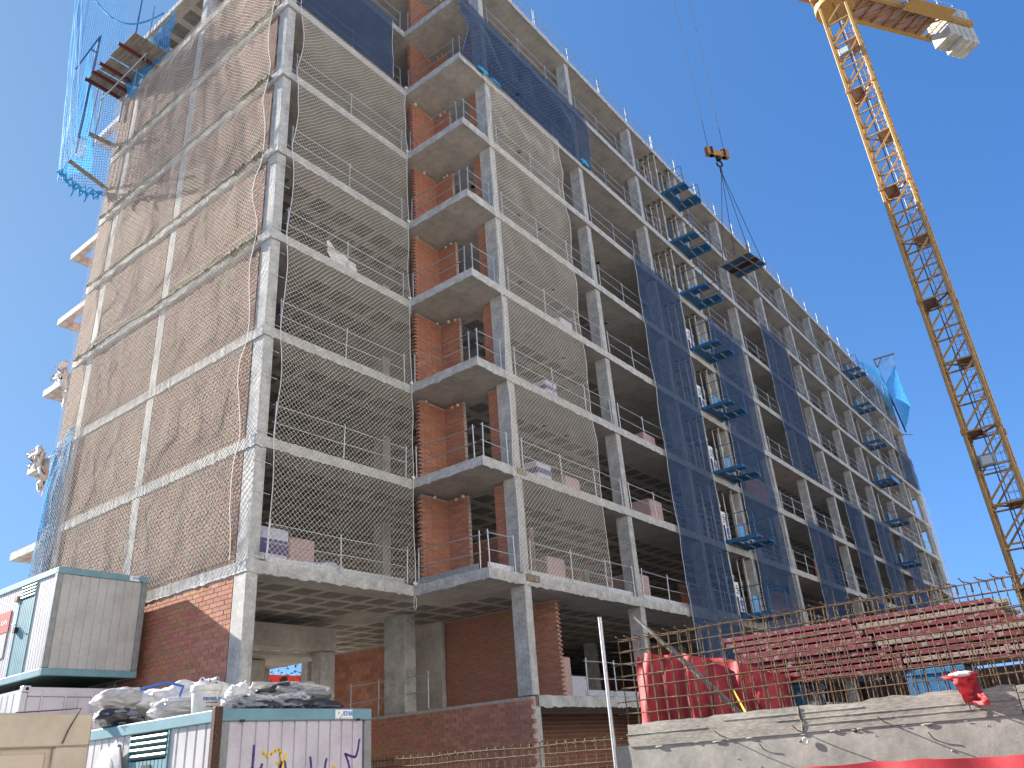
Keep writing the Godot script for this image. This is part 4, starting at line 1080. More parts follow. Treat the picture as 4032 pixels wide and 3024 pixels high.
func containers() -> void:
	var bank := mb()
	bank.bev(Vector3(-3.4, -0.02, -10.2), Vector3(-0.02, 1.28, -3.2), 0.3)
	struct("gravel_bank", bank, M.soil)
	var U := thing("site_cabin", "white site cabin with teal rails and blue door stacked on white container", "cabin", "site cabins")
	cabin(U, Vector3(-2.4, 4.1, -9.5), Vector3(-0.28, 6.42, -3.6), M.cream_metal, M.white_metal, M.teal_pale, 0.21, 0.13, [[-4.62, -5.36]])
	var S := Node3D.new()
	S.name = "name_plate"
	U.add_child(S)
	part(S, "plate", mb().box(Vector3(-0.75, 6.29, -3.598), Vector3(-0.52, 6.41, -3.593)), M.white_sign)
	txt(S, "lettering", "IDM", 0.085, Vector3(-0.60, 6.355, -3.590), M.platlight)
	part(U, "fork_slot", mb().box(Vector3(-0.47, 6.275, -3.6), Vector3(-0.42, 6.30, -3.592)), M.black)
	var rs := Node3D.new()
	rs.name = "red_notice"
	U.add_child(rs)
	part(rs, "sheet", mb().box(Vector3(-2.392, 5.30, -6.4), Vector3(-2.375, 5.79, -5.75)), M.red_cloth)
	for k in 4: part(rs, "white_script", mb().obox(Vector3(-2.395, 5.52 + 0.03 * (k % 2), -5.88 - 0.09 * k), Vector3(0.002, 0, 0), Vector3(0, 0.05, 0.01), Vector3(0, 0.006, 0.02)), M.white_sign)
	part(U, "paper_notice", mb().box(Vector3(-2.392, 4.72, -6.3), Vector3(-2.378, 5.28, -5.78)), M.cream_metal)
	part(U, "junction_box", mb().bev(Vector3(-2.43, 5.95, -5.6), Vector3(-2.36, 6.07, -5.45), 0.01), M.timber)
	# white shipping container underneath
	var W := thing("shipping_container", "white shipping container under the stacked site cabin", "container")
	var a := Vector3(-2.71, 1.28, -9.7)
	var b := Vector3(-0.3, 3.88, -3.6)
	part(W, "body", mb().box(a + Vector3(0.06, 0.1, 0.06), b - Vector3(0.06, 0.05, 0.06)), M.white_metal)
	ribbed(W, "side_panel", Vector3(a.x + 0.04, a.y + 0.12, a.z + 0.1), Vector3(0, 0, 1), Vector3(-1, 0, 0), 5.9, 2.36, 0.28, M.white_metal)
	for x in [a.x, b.x - 0.12]:
		for z in [a.z, b.z - 0.12]:
			part(W, "corner_post", mb().bev(Vector3(x, a.y + 0.12, z), Vector3(x + 0.12, b.y - 0.13, z + 0.12), 0.01), M.white_metal)
			for y in [a.y, b.y - 0.125]:
				var cc := part(W, "corner_casting", mb().bev(Vector3(x - 0.003, y, z - 0.003), Vector3(x + 0.16, y + 0.125, z + 0.165), 0.012), M.white_metal)
				part(cc, "casting_hole", mb().path([Vector3(x + 0.08, y + 0.062, z + 0.160), Vector3(x + 0.08, y + 0.062, z + 0.168)], 0.035, 12), M.black)
	part(W, "header", mb().bev(Vector3(a.x + 0.13, b.y - 0.2, b.z - 0.1), Vector3(b.x - 0.13, b.y - 0.02, b.z - 0.01), 0.01), M.lilac_metal)
	for s in 2:
		var xa := a.x + 0.14 + s * 1.07
		var dd := part(W, "door_leaf", mb().bev(Vector3(xa, a.y + 0.1, b.z - 0.09), Vector3(xa + 1.05, b.y - 0.21, b.z - 0.035), 0.01), M.lilac_metal)
		for q in [0.28, 0.78]: part(dd, "lock_rod", mb().tube(Vector3(xa + q, a.y + 0.05, b.z - 0.01), Vector3(xa + q, b.y - 0.06, b.z - 0.01), 0.02, 6), M.white_metal)
		for q in 4: part(dd, "hinge", mb().box(Vector3(xa + (0.0 if s == 0 else 0.97), a.y + 0.35 + 0.55 * q, b.z - 0.034), Vector3(xa + (0.08 if s == 0 else 1.05), a.y + 0.43 + 0.55 * q, b.z - 0.008)), M.white_metal)
	# near cabin with the spray painted end
	var N := thing("site_cabin", "lilac white site cabin with teal rails and purple spray paint, bags on its roof", "cabin", "site cabins")
	var na := Vector3(-4.28, 0.02, 0.0)
	var nb := Vector3(-1.82, 2.56, 6.0)
	cabin(N, na, nb, M.lilac_metal, M.white_metal, M.teal_pale, 0.195, 0.2, [[4.83, 3.91]])
	var P := Node3D.new()
	P.name = "name_plate"
	N.add_child(P)
	part(P, "plate", mb().box(Vector3(-2.50, 2.425, 6.0), Vector3(-2.19, 2.545, 6.004)), M.white_sign)
	txt(P, "lettering", "IDM", 0.085, Vector3(-2.275, 2.495, 6.007), M.platlight)
	for k in 4: part(P, "leaf_mark", mb().obox(Vector3(-2.44 + 0.028 * k, 2.50 - 0.03 * ((k * 2) % 3), 6.006), Vector3(0.006, 0.014, 0), Vector3(-0.004, 0.003, 0), Vector3(0, 0, 0.001)), M.black)
	for k in 12: part(P, "small_print", mb().box(Vector3(-2.49 + 0.024 * k, 2.43, 6.0045), Vector3(-2.475 + 0.024 * k, 2.44, 6.006)), M.grey_steel)
	for x in [-4.02, -2.12]: part(N, "fork_slot", mb().box(Vector3(x, 2.40, 6.0), Vector3(x + 0.07, 2.43, 6.006)), M.black)
	var strokes := [["p", [Vector2(-3.767, 2.131), Vector2(-3.770, 2.019), Vector2(-3.774, 1.875), Vector2(-3.772, 1.688)]],
		["y", [Vector2(-3.638, 2.066), Vector2(-3.624, 2.029), Vector2(-3.569, 2.003), Vector2(-3.506, 2.017), Vector2(-3.444, 2.056), Vector2(-3.390, 2.071), Vector2(-3.355, 2.036), Vector2(-3.336, 1.953)]],
		["y", [Vector2(-3.274, 2.017), Vector2(-3.293, 1.935), Vector2(-3.327, 1.862)]],
		["y", [Vector2(-3.424, 1.924), Vector2(-3.379, 1.914), Vector2(-3.340, 1.896)]],
		["p", [Vector2(-3.337, 1.928), Vector2(-3.355, 1.872), Vector2(-3.383, 1.708)]],
		["p", [Vector2(-3.286, 1.918), Vector2(-3.271, 1.851), Vector2(-3.250, 1.7)]],
		["p", [Vector2(-3.631, 1.913), Vector2(-3.649, 1.869), Vector2(-3.671, 1.715)]],
		["p", [Vector2(-2.884, 1.965), Vector2(-2.870, 1.900), Vector2(-2.847, 1.698)]],
		["p", [Vector2(-2.608, 1.932), Vector2(-2.624, 1.881), Vector2(-2.651, 1.688)]],
		["p", [Vector2(-2.029, 2.159), Vector2(-2.054, 2.028), Vector2(-2.085, 1.948), Vector2(-2.117, 1.935), Vector2(-2.183, 1.951), Vector2(-2.286, 1.982), Vector2(-2.233, 1.891), Vector2(-2.166, 1.690)]],
		["y", [Vector2(-2.482, 1.840), Vector2(-2.491, 1.797), Vector2(-2.451, 1.821)]]]
	for s in strokes:
		var m := mb()
		var pts: Array = s[1]
		for k in pts.size() - 1:
			var pa := Vector3(pts[k].x, pts[k].y, 5.9715)
			var pb := Vector3(pts[k + 1].x, pts[k + 1].y, 5.9715)
			var t := (pb - pa).normalized()
			m.obox((pa + pb) * 0.5, (pb - pa) * 0.5 + t * 0.008, t.cross(Vector3(0, 0, 1)) * 0.016, Vector3(0, 0, 0.002))
		part(N, "spray_stroke", m, M.ink_purple if s[0] == "p" else M.ink_yellow)
	part(N, "door_notice", mb().box(Vector3(-4.27, 1.75, 4.25), Vector3(-4.255, 2.02, 4.47)), M.black)
	part(N, "loose_sheet", blob(Vector3(-4.33, 1.85, 3.5), Vector3(0.05, 0.45, 0.34), 12, 14, 0.35, 1.2), M.white_metal)
	solo("steel_post", mb().bev(Vector3(-4.44, 0.0, 6.03), Vector3(-4.33, 2.57, 6.11), 0.008), M.brown_steel, "rusty brown steel post at the corner of the spray painted cabin", "post")
	# beige box at the lower left
	var G := thing("beige_cabin", "plain beige metal cabin with a recessed panel at the lower left", "cabin")
	part(G, "body", mb().bev(Vector3(-11.5, 0.02, 5.0), Vector3(-6.79, 2.34, 7.96), 0.02), M.beige)
	part(G, "panel_frame", mb().bev(Vector3(-11.4, 2.08, 7.963), Vector3(-6.82, 2.33, 8.0), 0.012), M.beige)
	part(G, "panel_frame", mb().bev(Vector3(-7.10, 0.1, 7.963), Vector3(-6.82, 2.077, 8.0), 0.012), M.beige)
	part(G, "raised_panel", mb().bev(Vector3(-11.0, 0.2, 7.963), Vector3(-7.15, 2.04, 7.985), 0.012), M.beige)
	part(G, "window_slot", mb().box(Vector3(-9.5, 1.2, 7.985), Vector3(-7.36, 1.70, 7.99)), M.black)
	solo("loose_wire", mb().path([Vector3(-7.4, 2.345, 7.9), Vector3(-7.1, 2.36, 7.95), Vector3(-6.93, 2.37, 8.0), Vector3(-7.02, 2.2, 8.02), Vector3(-7.05, 2.1, 8.02)], 0.006, 4), M.cable, "thin bent wire dangling over the beige cabin edge", "wire")

func sack(called: String, at: Vector3, r: Vector3, m: Material, sd: int, label: String, wrap: bool) -> void:
	var t := thing(called, label, "sack", "sacks on the cabin roof")
	part(t, "sack_body", blob(at, r, sd, 40, 0.30, 0.9, -r.y * 0.82), m)
	if wrap: part(t, "plastic_wrap", blob(at + Vector3(0, 0.012, 0), r * 1.06, sd + 50, 44, 0.34, 1.7, -r.y * 0.85), M.film)

func roof_load() -> void:
	var ry := 2.56
	sack("filled_sack", Vector3(-3.98, ry + 0.36, 3.0), Vector3(0.40, 0.16, 0.30), M.bag_grey, 1, "pale grey plastic sack lying on top of a black one", true)
	sack("filled_sack", Vector3(-4.05, ry + 0.12, 3.05), Vector3(0.32, 0.14, 0.3), M.bag_black, 2, "black plastic sack under the pale grey sack", true)
	sack("filled_sack", Vector3(-3.72, ry + 0.12, 4.2), Vector3(0.42, 0.16, 0.28), M.bag_grey, 3, "flat translucent white sack left of the white bucket", true)
	sack("filled_sack", Vector3(-3.2, ry + 0.10, 4.0), Vector3(0.35, 0.12, 0.25), M.bag_black, 4, "small black sack behind the white bucket", false)
	sack("filled_sack", Vector3(-2.42, ry + 0.30, 4.9), Vector3(0.62, 0.15, 0.30), M.bag_black, 5, "long black sack wrapped in clear film on top of the right pile", true)
	sack("filled_sack", Vector3(-3.55, ry + 0.08, 5.55), Vector3(0.36, 0.12, 0.22), M.bag_black, 6, "torn black sack at the left front of the roof pile", true)
	sack("filled_sack", Vector3(-2.9, ry + 0.09, 5.5), Vector3(0.34, 0.13, 0.24), M.bag_black, 7, "torn black sack at the middle front of the roof pile", true)
	sack("filled_sack", Vector3(-2.25, ry + 0.08, 5.35), Vector3(0.36, 0.11, 0.24), M.bag_black, 9, "low dark sack at the right end of the roof pile", false)
	var bs := thing("builders_bag", "large white woven bag with blue strap behind the bucket", "bag")
	part(bs, "bag_body", blob(Vector3(-3.1, ry + 0.29, 3.3), Vector3(0.80, 0.33, 0.45), 21, 40, 0.3, 1.1, -0.28), M.plastic_white)
	part(bs, "strap", mb().path([Vector3(-4.0, ry + 0.48, 3.5), Vector3(-3.7, ry + 0.56, 3.7), Vector3(-3.52, ry + 0.5, 3.82), Vector3(-3.6, ry + 0.3, 3.84), Vector3(-3.72, ry + 0.12, 3.86)], 0.022, 6), M.sign_blue)
	part(bs, "flap", blob(Vector3(-2.75, ry + 0.36, 4.1), Vector3(0.2, 0.16, 0.1), 33, 14, 0.6, 2.0), M.plastic_white)
	# bucket
	var bk := thing("plastic_bucket", "white plastic bucket with blue print filled with pipe fittings", "bucket", "", Vector3(-3.85, ry, 4.95))
	part(bk, "bucket_body", mb().sheet(ring_rows([[0.0, 0.0], [0.165, 0.0], [0.19, 0.30], [0.19, 0.31]]), true), M.plastic_white)
	part(bk, "lid_rim", mb().sheet(ring_rows([[0.191, 0.30], [0.207, 0.305], [0.209, 0.37], [0.20, 0.385], [0.0, 0.385]]), true), M.plastic_white)
	txt(bk, "lettering", "PRODA SO", 0.055, Vector3(-0.01, 0.20, 0.187), M.sign_blue, Basis(Vector3.UP, -0.25), 0.012)
	for k in 2: part(bk, "small_print", mb().obox(Vector3(-0.02, 0.155 - 0.05 * k, 0.183), Vector3(0.09, 0, 0.0), Vector3(0, 0.005, 0), Vector3(0, 0, 0.004)), M.panel_grey)
	for k in 6:
		var an := TAU * k / 6.0
		var c := Vector3(0.11 * cos(an), 0.40 + 0.03 * (k % 2), 0.10 * sin(an))
		var pf := part(bk, "pipe_fitting", mb().path([c + Vector3(0.05 * cos(an * 2), 0, -0.05), c + Vector3(0, 0.02, 0.06)], 0.034, 12), M.plastic_white if k % 2 == 0 else M.white_wrap)
		part(pf, "bore", mb().path([c + Vector3(0, 0.02, 0.06), c + Vector3(0, 0.0205, 0.062)], 0.018, 10), M.brown_steel)

func ring_rows(prof: Array) -> Array:
	var g := []
	for p in prof:
		var row := []
		for j in 24: row.push_back(Vector3(p[0] * cos(TAU * j / 24), p[1], p[0] * sin(TAU * j / 24)))
		g.push_back(row)
	g.reverse()
	return g

# ---------- street edge: retaining wall, reinforcement, formwork ----------
func rough_wall(z0: float, z1: float, y0: float, y1: float, x0: float, x1: float, top_rough: float, end_rough: float) -> MB:
	var m := mb()
	var nz := maxi(4, int((z1 - z0) / 0.12))
	var ny := maxi(3, int((y1 - y0) / 0.1))
	var g := []
	for i in ny + 1:
		var row := []
		for j in nz + 1:
			var z := lerpf(z0, z1, float(j) / nz)
			var y := lerpf(y0, y1, float(i) / ny)
			var t := noise.get_noise_2d(z * 140.0, 40.0) + 0.6 * noise.get_noise_2d(z * 420.0, 90.0)
			if i == ny: y += t * top_rough
			if j == 0: z += end_rough * (noise.get_noise_2d(y * 260.0, 7.0) + 0.4)
			row.push_back(Vector3(x0 - 0.004 * noise.get_noise_2d(z * 110.0, y * 300.0) - 0.005 * absf(noise.get_noise_2d(z * 300.0, y * 60.0)) * (1.0 if top_rough > 0.02 else 0.2), y, z))
		g.push_back(row)
	m.sheet(g)
	for j in nz:
		var a: Vector3 = g[ny][j]
		var b: Vector3 = g[ny][j + 1]
		m.face(a, b, Vector3(x1, b.y, b.z), Vector3(x1, a.y, a.z))
	for i in ny:
		var a: Vector3 = g[i][0]
		var b: Vector3 = g[i + 1][0]
		m.face(a, b, Vector3(x1, b.y, b.z), Vector3(x1, a.y, a.z))
	m.quad(Vector3(x1, y0, z0), Vector3(x1, y0, z1), Vector3(x1, y1, z1), Vector3(x1, y1, z0), Vector3(1, 0, 0))
	return m

func street_edge() -> void:
	var W := thing("retaining_wall", "rough grey concrete retaining wall along the street under the rebar", "wall")
	part(W, "wall_base", rough_wall(8.85, 22.0, 0.0, 1.81, 0.0, 0.3, 0.004, 0.02), M.wallconc)
	part(W, "wall_base", rough_wall(3.4, 8.84, 0.0, 1.25, 0.0, 0.3, 0.02, 0.02), M.wallconc)
	# the later pour on top, laid in lifts with proud board lines
	for seg in [[9.12, 11.56, 0.0], [11.57, 13.9, 0.004], [13.91, 22.0, -0.004]]:
		part(W, "upper_pour", rough_wall(seg[0], seg[1], 1.785 + seg[2], 2.075 + seg[2], -0.018 + seg[2], 0.30, 0.03, 0.05 if seg[0] < 9.5 else 0.0), M.wallpour)
		for k in 3:
			var z := seg[0] as float
			while z < seg[1] - 0.3:
				var e := minf(z + rng.randf_range(0.5, 1.5), seg[1])
				if rng.randf() < 0.75: part(W, "board_line", mb().bev(Vector3(-0.03 + seg[2] + rng.randf() * 0.004, 1.87 + 0.065 * k, z), Vector3(-0.01, 1.875 + 0.065 * k + rng.randf() * 0.01, e), 0.002), M.wallpour)
				z = e + 0.02
	for k in 16:
		lump(W, "concrete_crumb", Vector3(-0.012 + rng.randf() * -0.006, 1.785 - 0.02 * rng.randf(), 9.2 + rng.randf() * 5.0), Vector3(0.010, 0.012, 0.05) * rng.randf_range(0.4, 1.5), M.wallpour, k, 7)
	for k in 14: lump(W, "concrete_crumb", Vector3(-0.004, 1.0 + rng.randf() * 0.75, 9.2 + rng.randf() * 5.0), Vector3(0.008, 0.010, 0.010) * rng.randf_range(0.7, 1.5), M.wallpour, k + 40, 7)
	part(W, "tie_hole", mb().path([Vector3(-0.004, 1.76, 12.16), Vector3(0.03, 1.76, 12.16)], 0.022, 10), M.black)
	part(W, "wall_crack", mb().path([Vector3(-0.026, 2.07, 11.56), Vector3(-0.028, 1.98, 11.54), Vector3(-0.027, 1.9, 11.57), Vector3(-0.022, 1.80, 11.55)], 0.006, 4), M.wallpour)
	# wire ends sticking out of the wall
	var wz := [[10.57, 1.80, 0.24], [11.55, 1.79, 0.20], [12.56, 1.80, 0.26], [13.57, 1.85, 0.26], [11.05, 1.62, 0.06], [13.0, 1.60, 0.07]]
	for k in wz.size():
		var w = wz[k]
		solo("tie_wire", mb().path([Vector3(0.0, w[1], w[0]), Vector3(-w[2] * 0.5, w[1] + 0.03, w[0] - 0.03), Vector3(-w[2], w[1] + 0.09, w[0] - 0.05)], 0.0065, 5), M.rebar, "%s rusty tie wire sticking out of the retaining wall, counted from its end" % ORD[k + 1], "wire", "tie wires in the retaining wall")
	var ring := []
	for j in 11: ring.push_back(Vector3(-0.04, 1.70 + 0.035 * cos(TAU * j / 10.0), 11.57 + 0.03 * sin(TAU * j / 10.0)))
	solo("ring_bolt", mb().path(ring, 0.009, 5), M.galv, "small steel ring bolt hanging below the wall joint", "bolt")
	# upper reinforcement
	var R := thing("rebar_cage", "tall rusty rebar cage standing on the high retaining wall", "rebar", "rebar cages along the wall")
	var z := 9.15
	var k := 0
	while z < 17.0:
		for lay in 2:
			var x := 0.05 if lay == 0 else 0.24
			var zz := z + (0.0 if lay == 0 else 0.05) + rng.randf_range(-0.015, 0.015)
			var lean := rng.randf_range(-0.02, 0.02)
			part(R, "upright_bar", mb().tube(Vector3(x, 2.0, zz), Vector3(x, 3.19 + rng.randf() * 0.03, zz + lean), 0.0075, 5), M.rebar)
			if rng.randf() < 0.55: part(R, "starter_bar", mb().tube(Vector3(x + 0.02, 2.0, zz + 0.03), Vector3(x + 0.02, 2.45 + rng.randf() * 0.4, zz + 0.03 + lean), 0.008, 5), M.rebar)
		if k % 1 == 0: part(R, "top_hook", mb().path([Vector3(-0.03 - rng.randf() * 0.05, 3.215 + rng.randf() * 0.02, z - 0.01), Vector3(0.05, 3.20, z), Vector3(0.27, 3.20, z + 0.05), Vector3(0.28, 3.1, z + 0.05)], 0.007, 5), M.rebar)
		z += 0.157
		k += 1
	for lay in 2:
		for h in [2.20, 2.36, 2.53, 2.70, 2.86, 3.03, 3.175]:
			var x := 0.035 if lay == 0 else 0.255
			var pts := []
			for j in 17: pts.push_back(Vector3(x + rng.randf_range(-0.004, 0.004), h + rng.randf_range(-0.012, 0.012) + (0.02 if lay == 1 else 0.0), 8.98 + rng.randf() * 0.03 + j * 0.5))
			part(R, "long_bar", mb().path(pts, 0.007, 5), M.rebar)
	# low reinforcement
	var R2 := thing("rebar_cage", "low rusty rebar row running back below the brick basement wall", "rebar", "rebar cages along the wall")
	z = 3.6
	while z < 8.85:
		for lay in 2:
			var x := 0.05 if lay == 0 else 0.24
			part(R2, "upright_bar", mb().tube(Vector3(x, 1.2, z + lay * 0.05), Vector3(x, 1.93 + rng.randf() * 0.02, z + lay * 0.05 + rng.randf_range(-0.02, 0.02)), 0.0075, 5), M.rebar)
		part(R2, "top_hook", mb().path([Vector3(0.05, 1.85, z), Vector3(0.05, 1.945, z), Vector3(0.15, 1.97, z + 0.02), Vector3(0.24, 1.945, z + 0.05), Vector3(0.24, 1.85, z + 0.05)], 0.0075, 5), M.rebar)
		z += 0.165
	for lay in 2:
		for h in [1.45, 1.62, 1.79, 1.90]:
			var pts := []
			for j in 12: pts.push_back(Vector3(0.035 if lay == 0 else 0.255, h + rng.randf_range(-0.012, 0.012), 3.5 + j * 0.49))
			part(R2, "long_bar", mb().path(pts, 0.0075, 5), M.rebar)
	var P := thing("steel_post", "upright steel tube post at the end of the tall rebar cage", "post", "", Vector3(-0.03, 1.2, 8.9))
	part(P, "tube", mb().tube(Vector3(0, 0, 0), Vector3(0.02, 2.34, 0.0), 0.028, 10), M.galv)
	part(P, "end_cap", mb().tube(Vector3(0.02, 2.335, 0), Vector3(0.02, 2.35, 0.0), 0.031, 10), M.galv_dark)
	# red bag / tarpaulin behind the cage
	var g := []
	for i in 15:
		var row := []
		for j in 40:
			var s := j / 39.0
			var zz := 9.12 + 1.95 * s
			var hgt := lerpf(3.13, 2.72, s) - 0.08 * absf(sin(s * 9.0)) * (1.0 - s) - (0.12 if s < 0.06 else 0.0)
			if s > 0.6: hgt -= (s - 0.6) * 0.5
			var v := i / 14.0
			var y := lerpf(1.62, hgt, v)
			var x := 0.42 + 0.9 * s * 0.7 + 0.22 * v * v + 0.05 * sin(s * 40.0 + 2.0 * sin(v * 3.0)) * (1.0 - 0.5 * s) + 0.12 * noise.get_noise_2d(s * 400.0, v * 120.0)
			row.push_back(Vector3(x, y, zz - 0.15 * v * (1.0 - s) + 0.18 * v * (0.35 if s < 0.2 else 0.0)))
		g.push_back(row)
	var gb := []
	for i in 8:
		var row := []
		for j in 40: row.push_back(g[14][j] + Vector3(0.14 * i, -0.035 * i + 0.04 * noise.get_noise_2d(i * 80.0, j * 40.0), 0.02 * i))
		gb.push_back(row)
	var gl := []
	for i in 15:
		var row := []
		for j in 6: row.push_back(g[i][0] + Vector3(0.18 * j, -0.02 * j, -0.02 * j + 0.05 * noise.get_noise_2d(i * 50.0, j * 90.0)))
		gl.push_back(row)
	var T := thing("red_tarpaulin", "bright red tarpaulin bag slumped behind the rebar cage", "tarpaulin")
	part(T, "front_sheet", mb().sheet(g), M.red_cloth)
	part(T, "top_fold", mb().sheet(gb), M.red_cloth)
	part(T, "side_sheet", mb().sheet(gl), M.red_cloth)
	part(T, "yellow_strap", mb().bar(Vector3(0.9, 2.45, 10.35), Vector3(0.75, 1.75, 10.7), 0.006, 0.04), M.ink_yellow)
	solo("timber_plank", mb().bar(Vector3(0.36, 3.52, 9.28), Vector3(0.38, 1.75, 10.95), 0.03, 0.085, Vector3(1, 0, 0)), M.plank, "weathered grey plank leaning across the red tarpaulin", "plank")
	solo("steel_tube", mb().tube(Vector3(0.42, 3.1, 9.7), Vector3(0.42, 1.7, 11.0), 0.018, 8), M.grey_steel, "dark steel tube leaning beside the weathered plank", "tube")
	# red flag cloth on the wall top
	var F := thing("warning_cloth", "crumpled red and white warning cloth hanging over the retaining wall", "cloth")
	var fg := []
	for i in 12:
		var row := []
		for j in 10:
			var s := j / 9.0
			var v := i / 11.0
			row.push_back(Vector3(-0.07 - 0.05 * sin(s * 5.0 + v * 4.0) - 0.04 * noise.get_noise_2d(s * 300.0, v * 260.0), lerpf(2.2, 1.93, v) - 0.03 * s, lerpf(13.33, 13.40, v) + 0.24 * s + 0.03 * noise.get_noise_2d(v * 300.0, s * 90.0)))
		fg.push_back(row)
	part(F, "lower_cloth", mb().sheet(fg), M.red_cloth)
	part(F, "upper_roll", blob(Vector3(-0.05, 2.22, 13.42), Vector3(0.05, 0.05, 0.17), 3, 14, 0.45, 1.6), M.red_cloth)
	part(F, "white_stripe", blob(Vector3(-0.075, 2.235, 13.44), Vector3(0.035, 0.03, 0.12), 4, 12, 0.3, 1.6), M.plastic_white)
	part(F, "cord", mb().path([Vector3(-0.06, 1.95, 13.42), Vector3(-0.05, 1.85, 13.43)], 0.006, 4), M.cable)
	# stack of red edged formwork panels on blue trestles
	for q in 9:
		var y := 2.44 + q * 0.085
		var za := 10.1 + rng.randf_range(-0.06, 0.12) + (0.06 * (8 - q) if q < 4 else 0.0)
		var zb := 13.75 + rng.randf_range(-0.08, 0.22) + (8 - q) * 0.07
		var t := thing("formwork_panel", "red edged formwork panel, %s layer from the top of the stack" % ORD[9 - q], "panel", "stacked formwork panels")
		part(t, "red_edge", mb().bev(Vector3(1.60 + rng.randf() * 0.03, y, za), Vector3(1.66, y + 0.06, lerpf(za, zb, 0.52)), 0.004), M.red_panel)
		part(t, "red_edge", mb().bev(Vector3(1.60 + rng.randf() * 0.03, y + 0.003, lerpf(za, zb, 0.53)), Vector3(1.66, y + 0.062, zb), 0.004), M.red_panel if q % 3 != 1 else M.panel_grey)
		part(t, "plywood_face", mb().box(Vector3(1.661, y + 0.01, za + 0.02), Vector3(2.6, y + 0.05, zb - 0.03)), M.panel_grey)
		for b in 5:
			var ee := zb + rng.randf_range(-0.05, 0.18)
			part(t, "panel_rib", mb().bev(Vector3(1.70 + b * 0.19, y + 0.004, ee - 0.6), Vector3(1.80 + b * 0.19, y + 0.058, ee), 0.004), M.panel_grey if b % 2 == 0 else M.timber)
		for b in 3: part(t, "spacer", mb().box(Vector3(1.62, y + 0.063, za + 0.5 + b * 1.3), Vector3(2.5, y + 0.083, za + 0.57 + b * 1.3)), M.panel_grey)
	for q in 2:
		var zc := 10.75 + q * 2.1
		var t := thing("steel_trestle", "blue steel trestle under the %s end of the formwork stack" % ["left", "right"][q], "trestle", "blue trestles")
		for s in [-1.0, 1.0]:
			part(t, "leg", mb().bar(Vector3(1.7, 1.62, zc + 0.45 * s), Vector3(1.75, 2.36, zc + 0.28 * s), 0.07), M.platblue)
			part(t, "leg", mb().bar(Vector3(2.5, 1.62, zc + 0.45 * s), Vector3(2.45, 2.36, zc + 0.28 * s), 0.07), M.platblue)
		part(t, "top_beam", mb().bev(Vector3(1.62, 2.36, zc - 0.35), Vector3(2.6, 2.435, zc + 0.35), 0.01), M.platblue)
		part(t, "side_plate", mb().bev(Vector3(1.64, 1.98, zc - 0.36), Vector3(1.66, 2.355, zc + 0.36), 0.004), M.platblue)
		part(t, "low_rail", mb().bar(Vector3(1.7, 1.75, zc - 0.42), Vector3(1.7, 1.75, zc + 0.42), 0.05), M.platblue)
	# red sheeting on the street barrier
	var bg := []
	for i in 8:
		var row := []
		for j in 60:
			var s := j / 59.0
			row.push_back(Vector3(-1.0 - 0.04 * sin(s * 30.0) + 0.05 * noise.get_noise_2d(s * 500.0, i * 20.0), lerpf(0.05, 1.44, i / 7.0) + (0.025 * noise.get_noise_2d(s * 700.0, 3.0) if i == 7 else 0.0), 11.72 + s * 5.0))
		bg.push_back(row)
	var tg := []
	for i in 5:
		var row := []
		for j in 60: row.push_back(bg[7][j] + Vector3(0.05 * i, 0.03 * sin(PI * i / 4.0) - 0.02 * i, 0))
		tg.push_back(row)
	var S := thing("red_sheeting", "faded red plastic sheeting over the street barrier at the bottom edge", "sheeting")
	part(S, "sheet", mb().sheet(bg), M.red_cloth)
	part(S, "rolled_edge", mb().sheet(tg), M.red_cloth)
	for q in 3: part(S, "stake", mb().tube(Vector3(-0.9, 0, 11.9 + 1.9 * q), Vector3(-0.9, 1.36, 11.9 + 1.9 * q), 0.02, 6), M.galv)

# ---------- scaffold with blue net at the back top corner, outrigger at the far end ----------
func hung_sheet(c: Array, nu: int, nv: int, sag: float, out: Vector3, sd: float) -> Array:
	var g := []
	for i in nv + 1:
		var row := []
		for j in nu + 1:
			var u := float(j) / nu
			var v := float(i) / nv
			var p: Vector3 = (c[0] as Vector3).lerp(c[1], u).lerp((c[3] as Vector3).lerp(c[2], u), v)
			var w := sin(PI * u) * sin(PI * v)
			row.push_back(p + out * (w * sag + 0.10 * noise.get_noise_2d(u * 260.0 + sd, v * 200.0)) + Vector3(0, -0.25 * sin(PI * u) * v * absf(sag), 0))
		g.push_back(row)
	return g
func net_on(g: Array, r: float) -> MB:
	var m := mb()
	for row in g: m.path(row, r, 3, false)
	for j in g[0].size():
		var cl := []
		for row in g: cl.push_back(row[j])
		m.path(cl, r, 3, false)
	return m

# torn sheeting lying over a beam with tails hanging down
func drape(at: Vector3, sd: int) -> MB:
	var m := mb()
	for q in 3:
		var g := []
		for i in 12:
			var row := []
			var v := i / 11.0
			for j in 9:
				var s := j / 8.0
				var up := 0.18 * sin(PI * clampf(v * 2.0, 0.0, 1.0)) if v < 0.5 else -(v - 0.5) * (1.1 + 0.7 * q)
				row.push_back(at + Vector3(-0.15 + 0.5 * v - 0.2 * q + 0.25 * noise.get_noise_2d(s * 200.0 + sd * 90.0, v * 220.0 + q * 70.0), up + 0.3 * noise.get_noise_2d(s * 240.0, v * 150.0 + sd * 60.0 + q * 33.0), 0.55 * q + 0.5 * (s - 0.5) * (1.2 - v) + 0.3 * noise.get_noise_2d(v * 260.0, s * 160.0 + q * 55.0)))
			g.push_back(row)
		m.sheet(g)
	return m

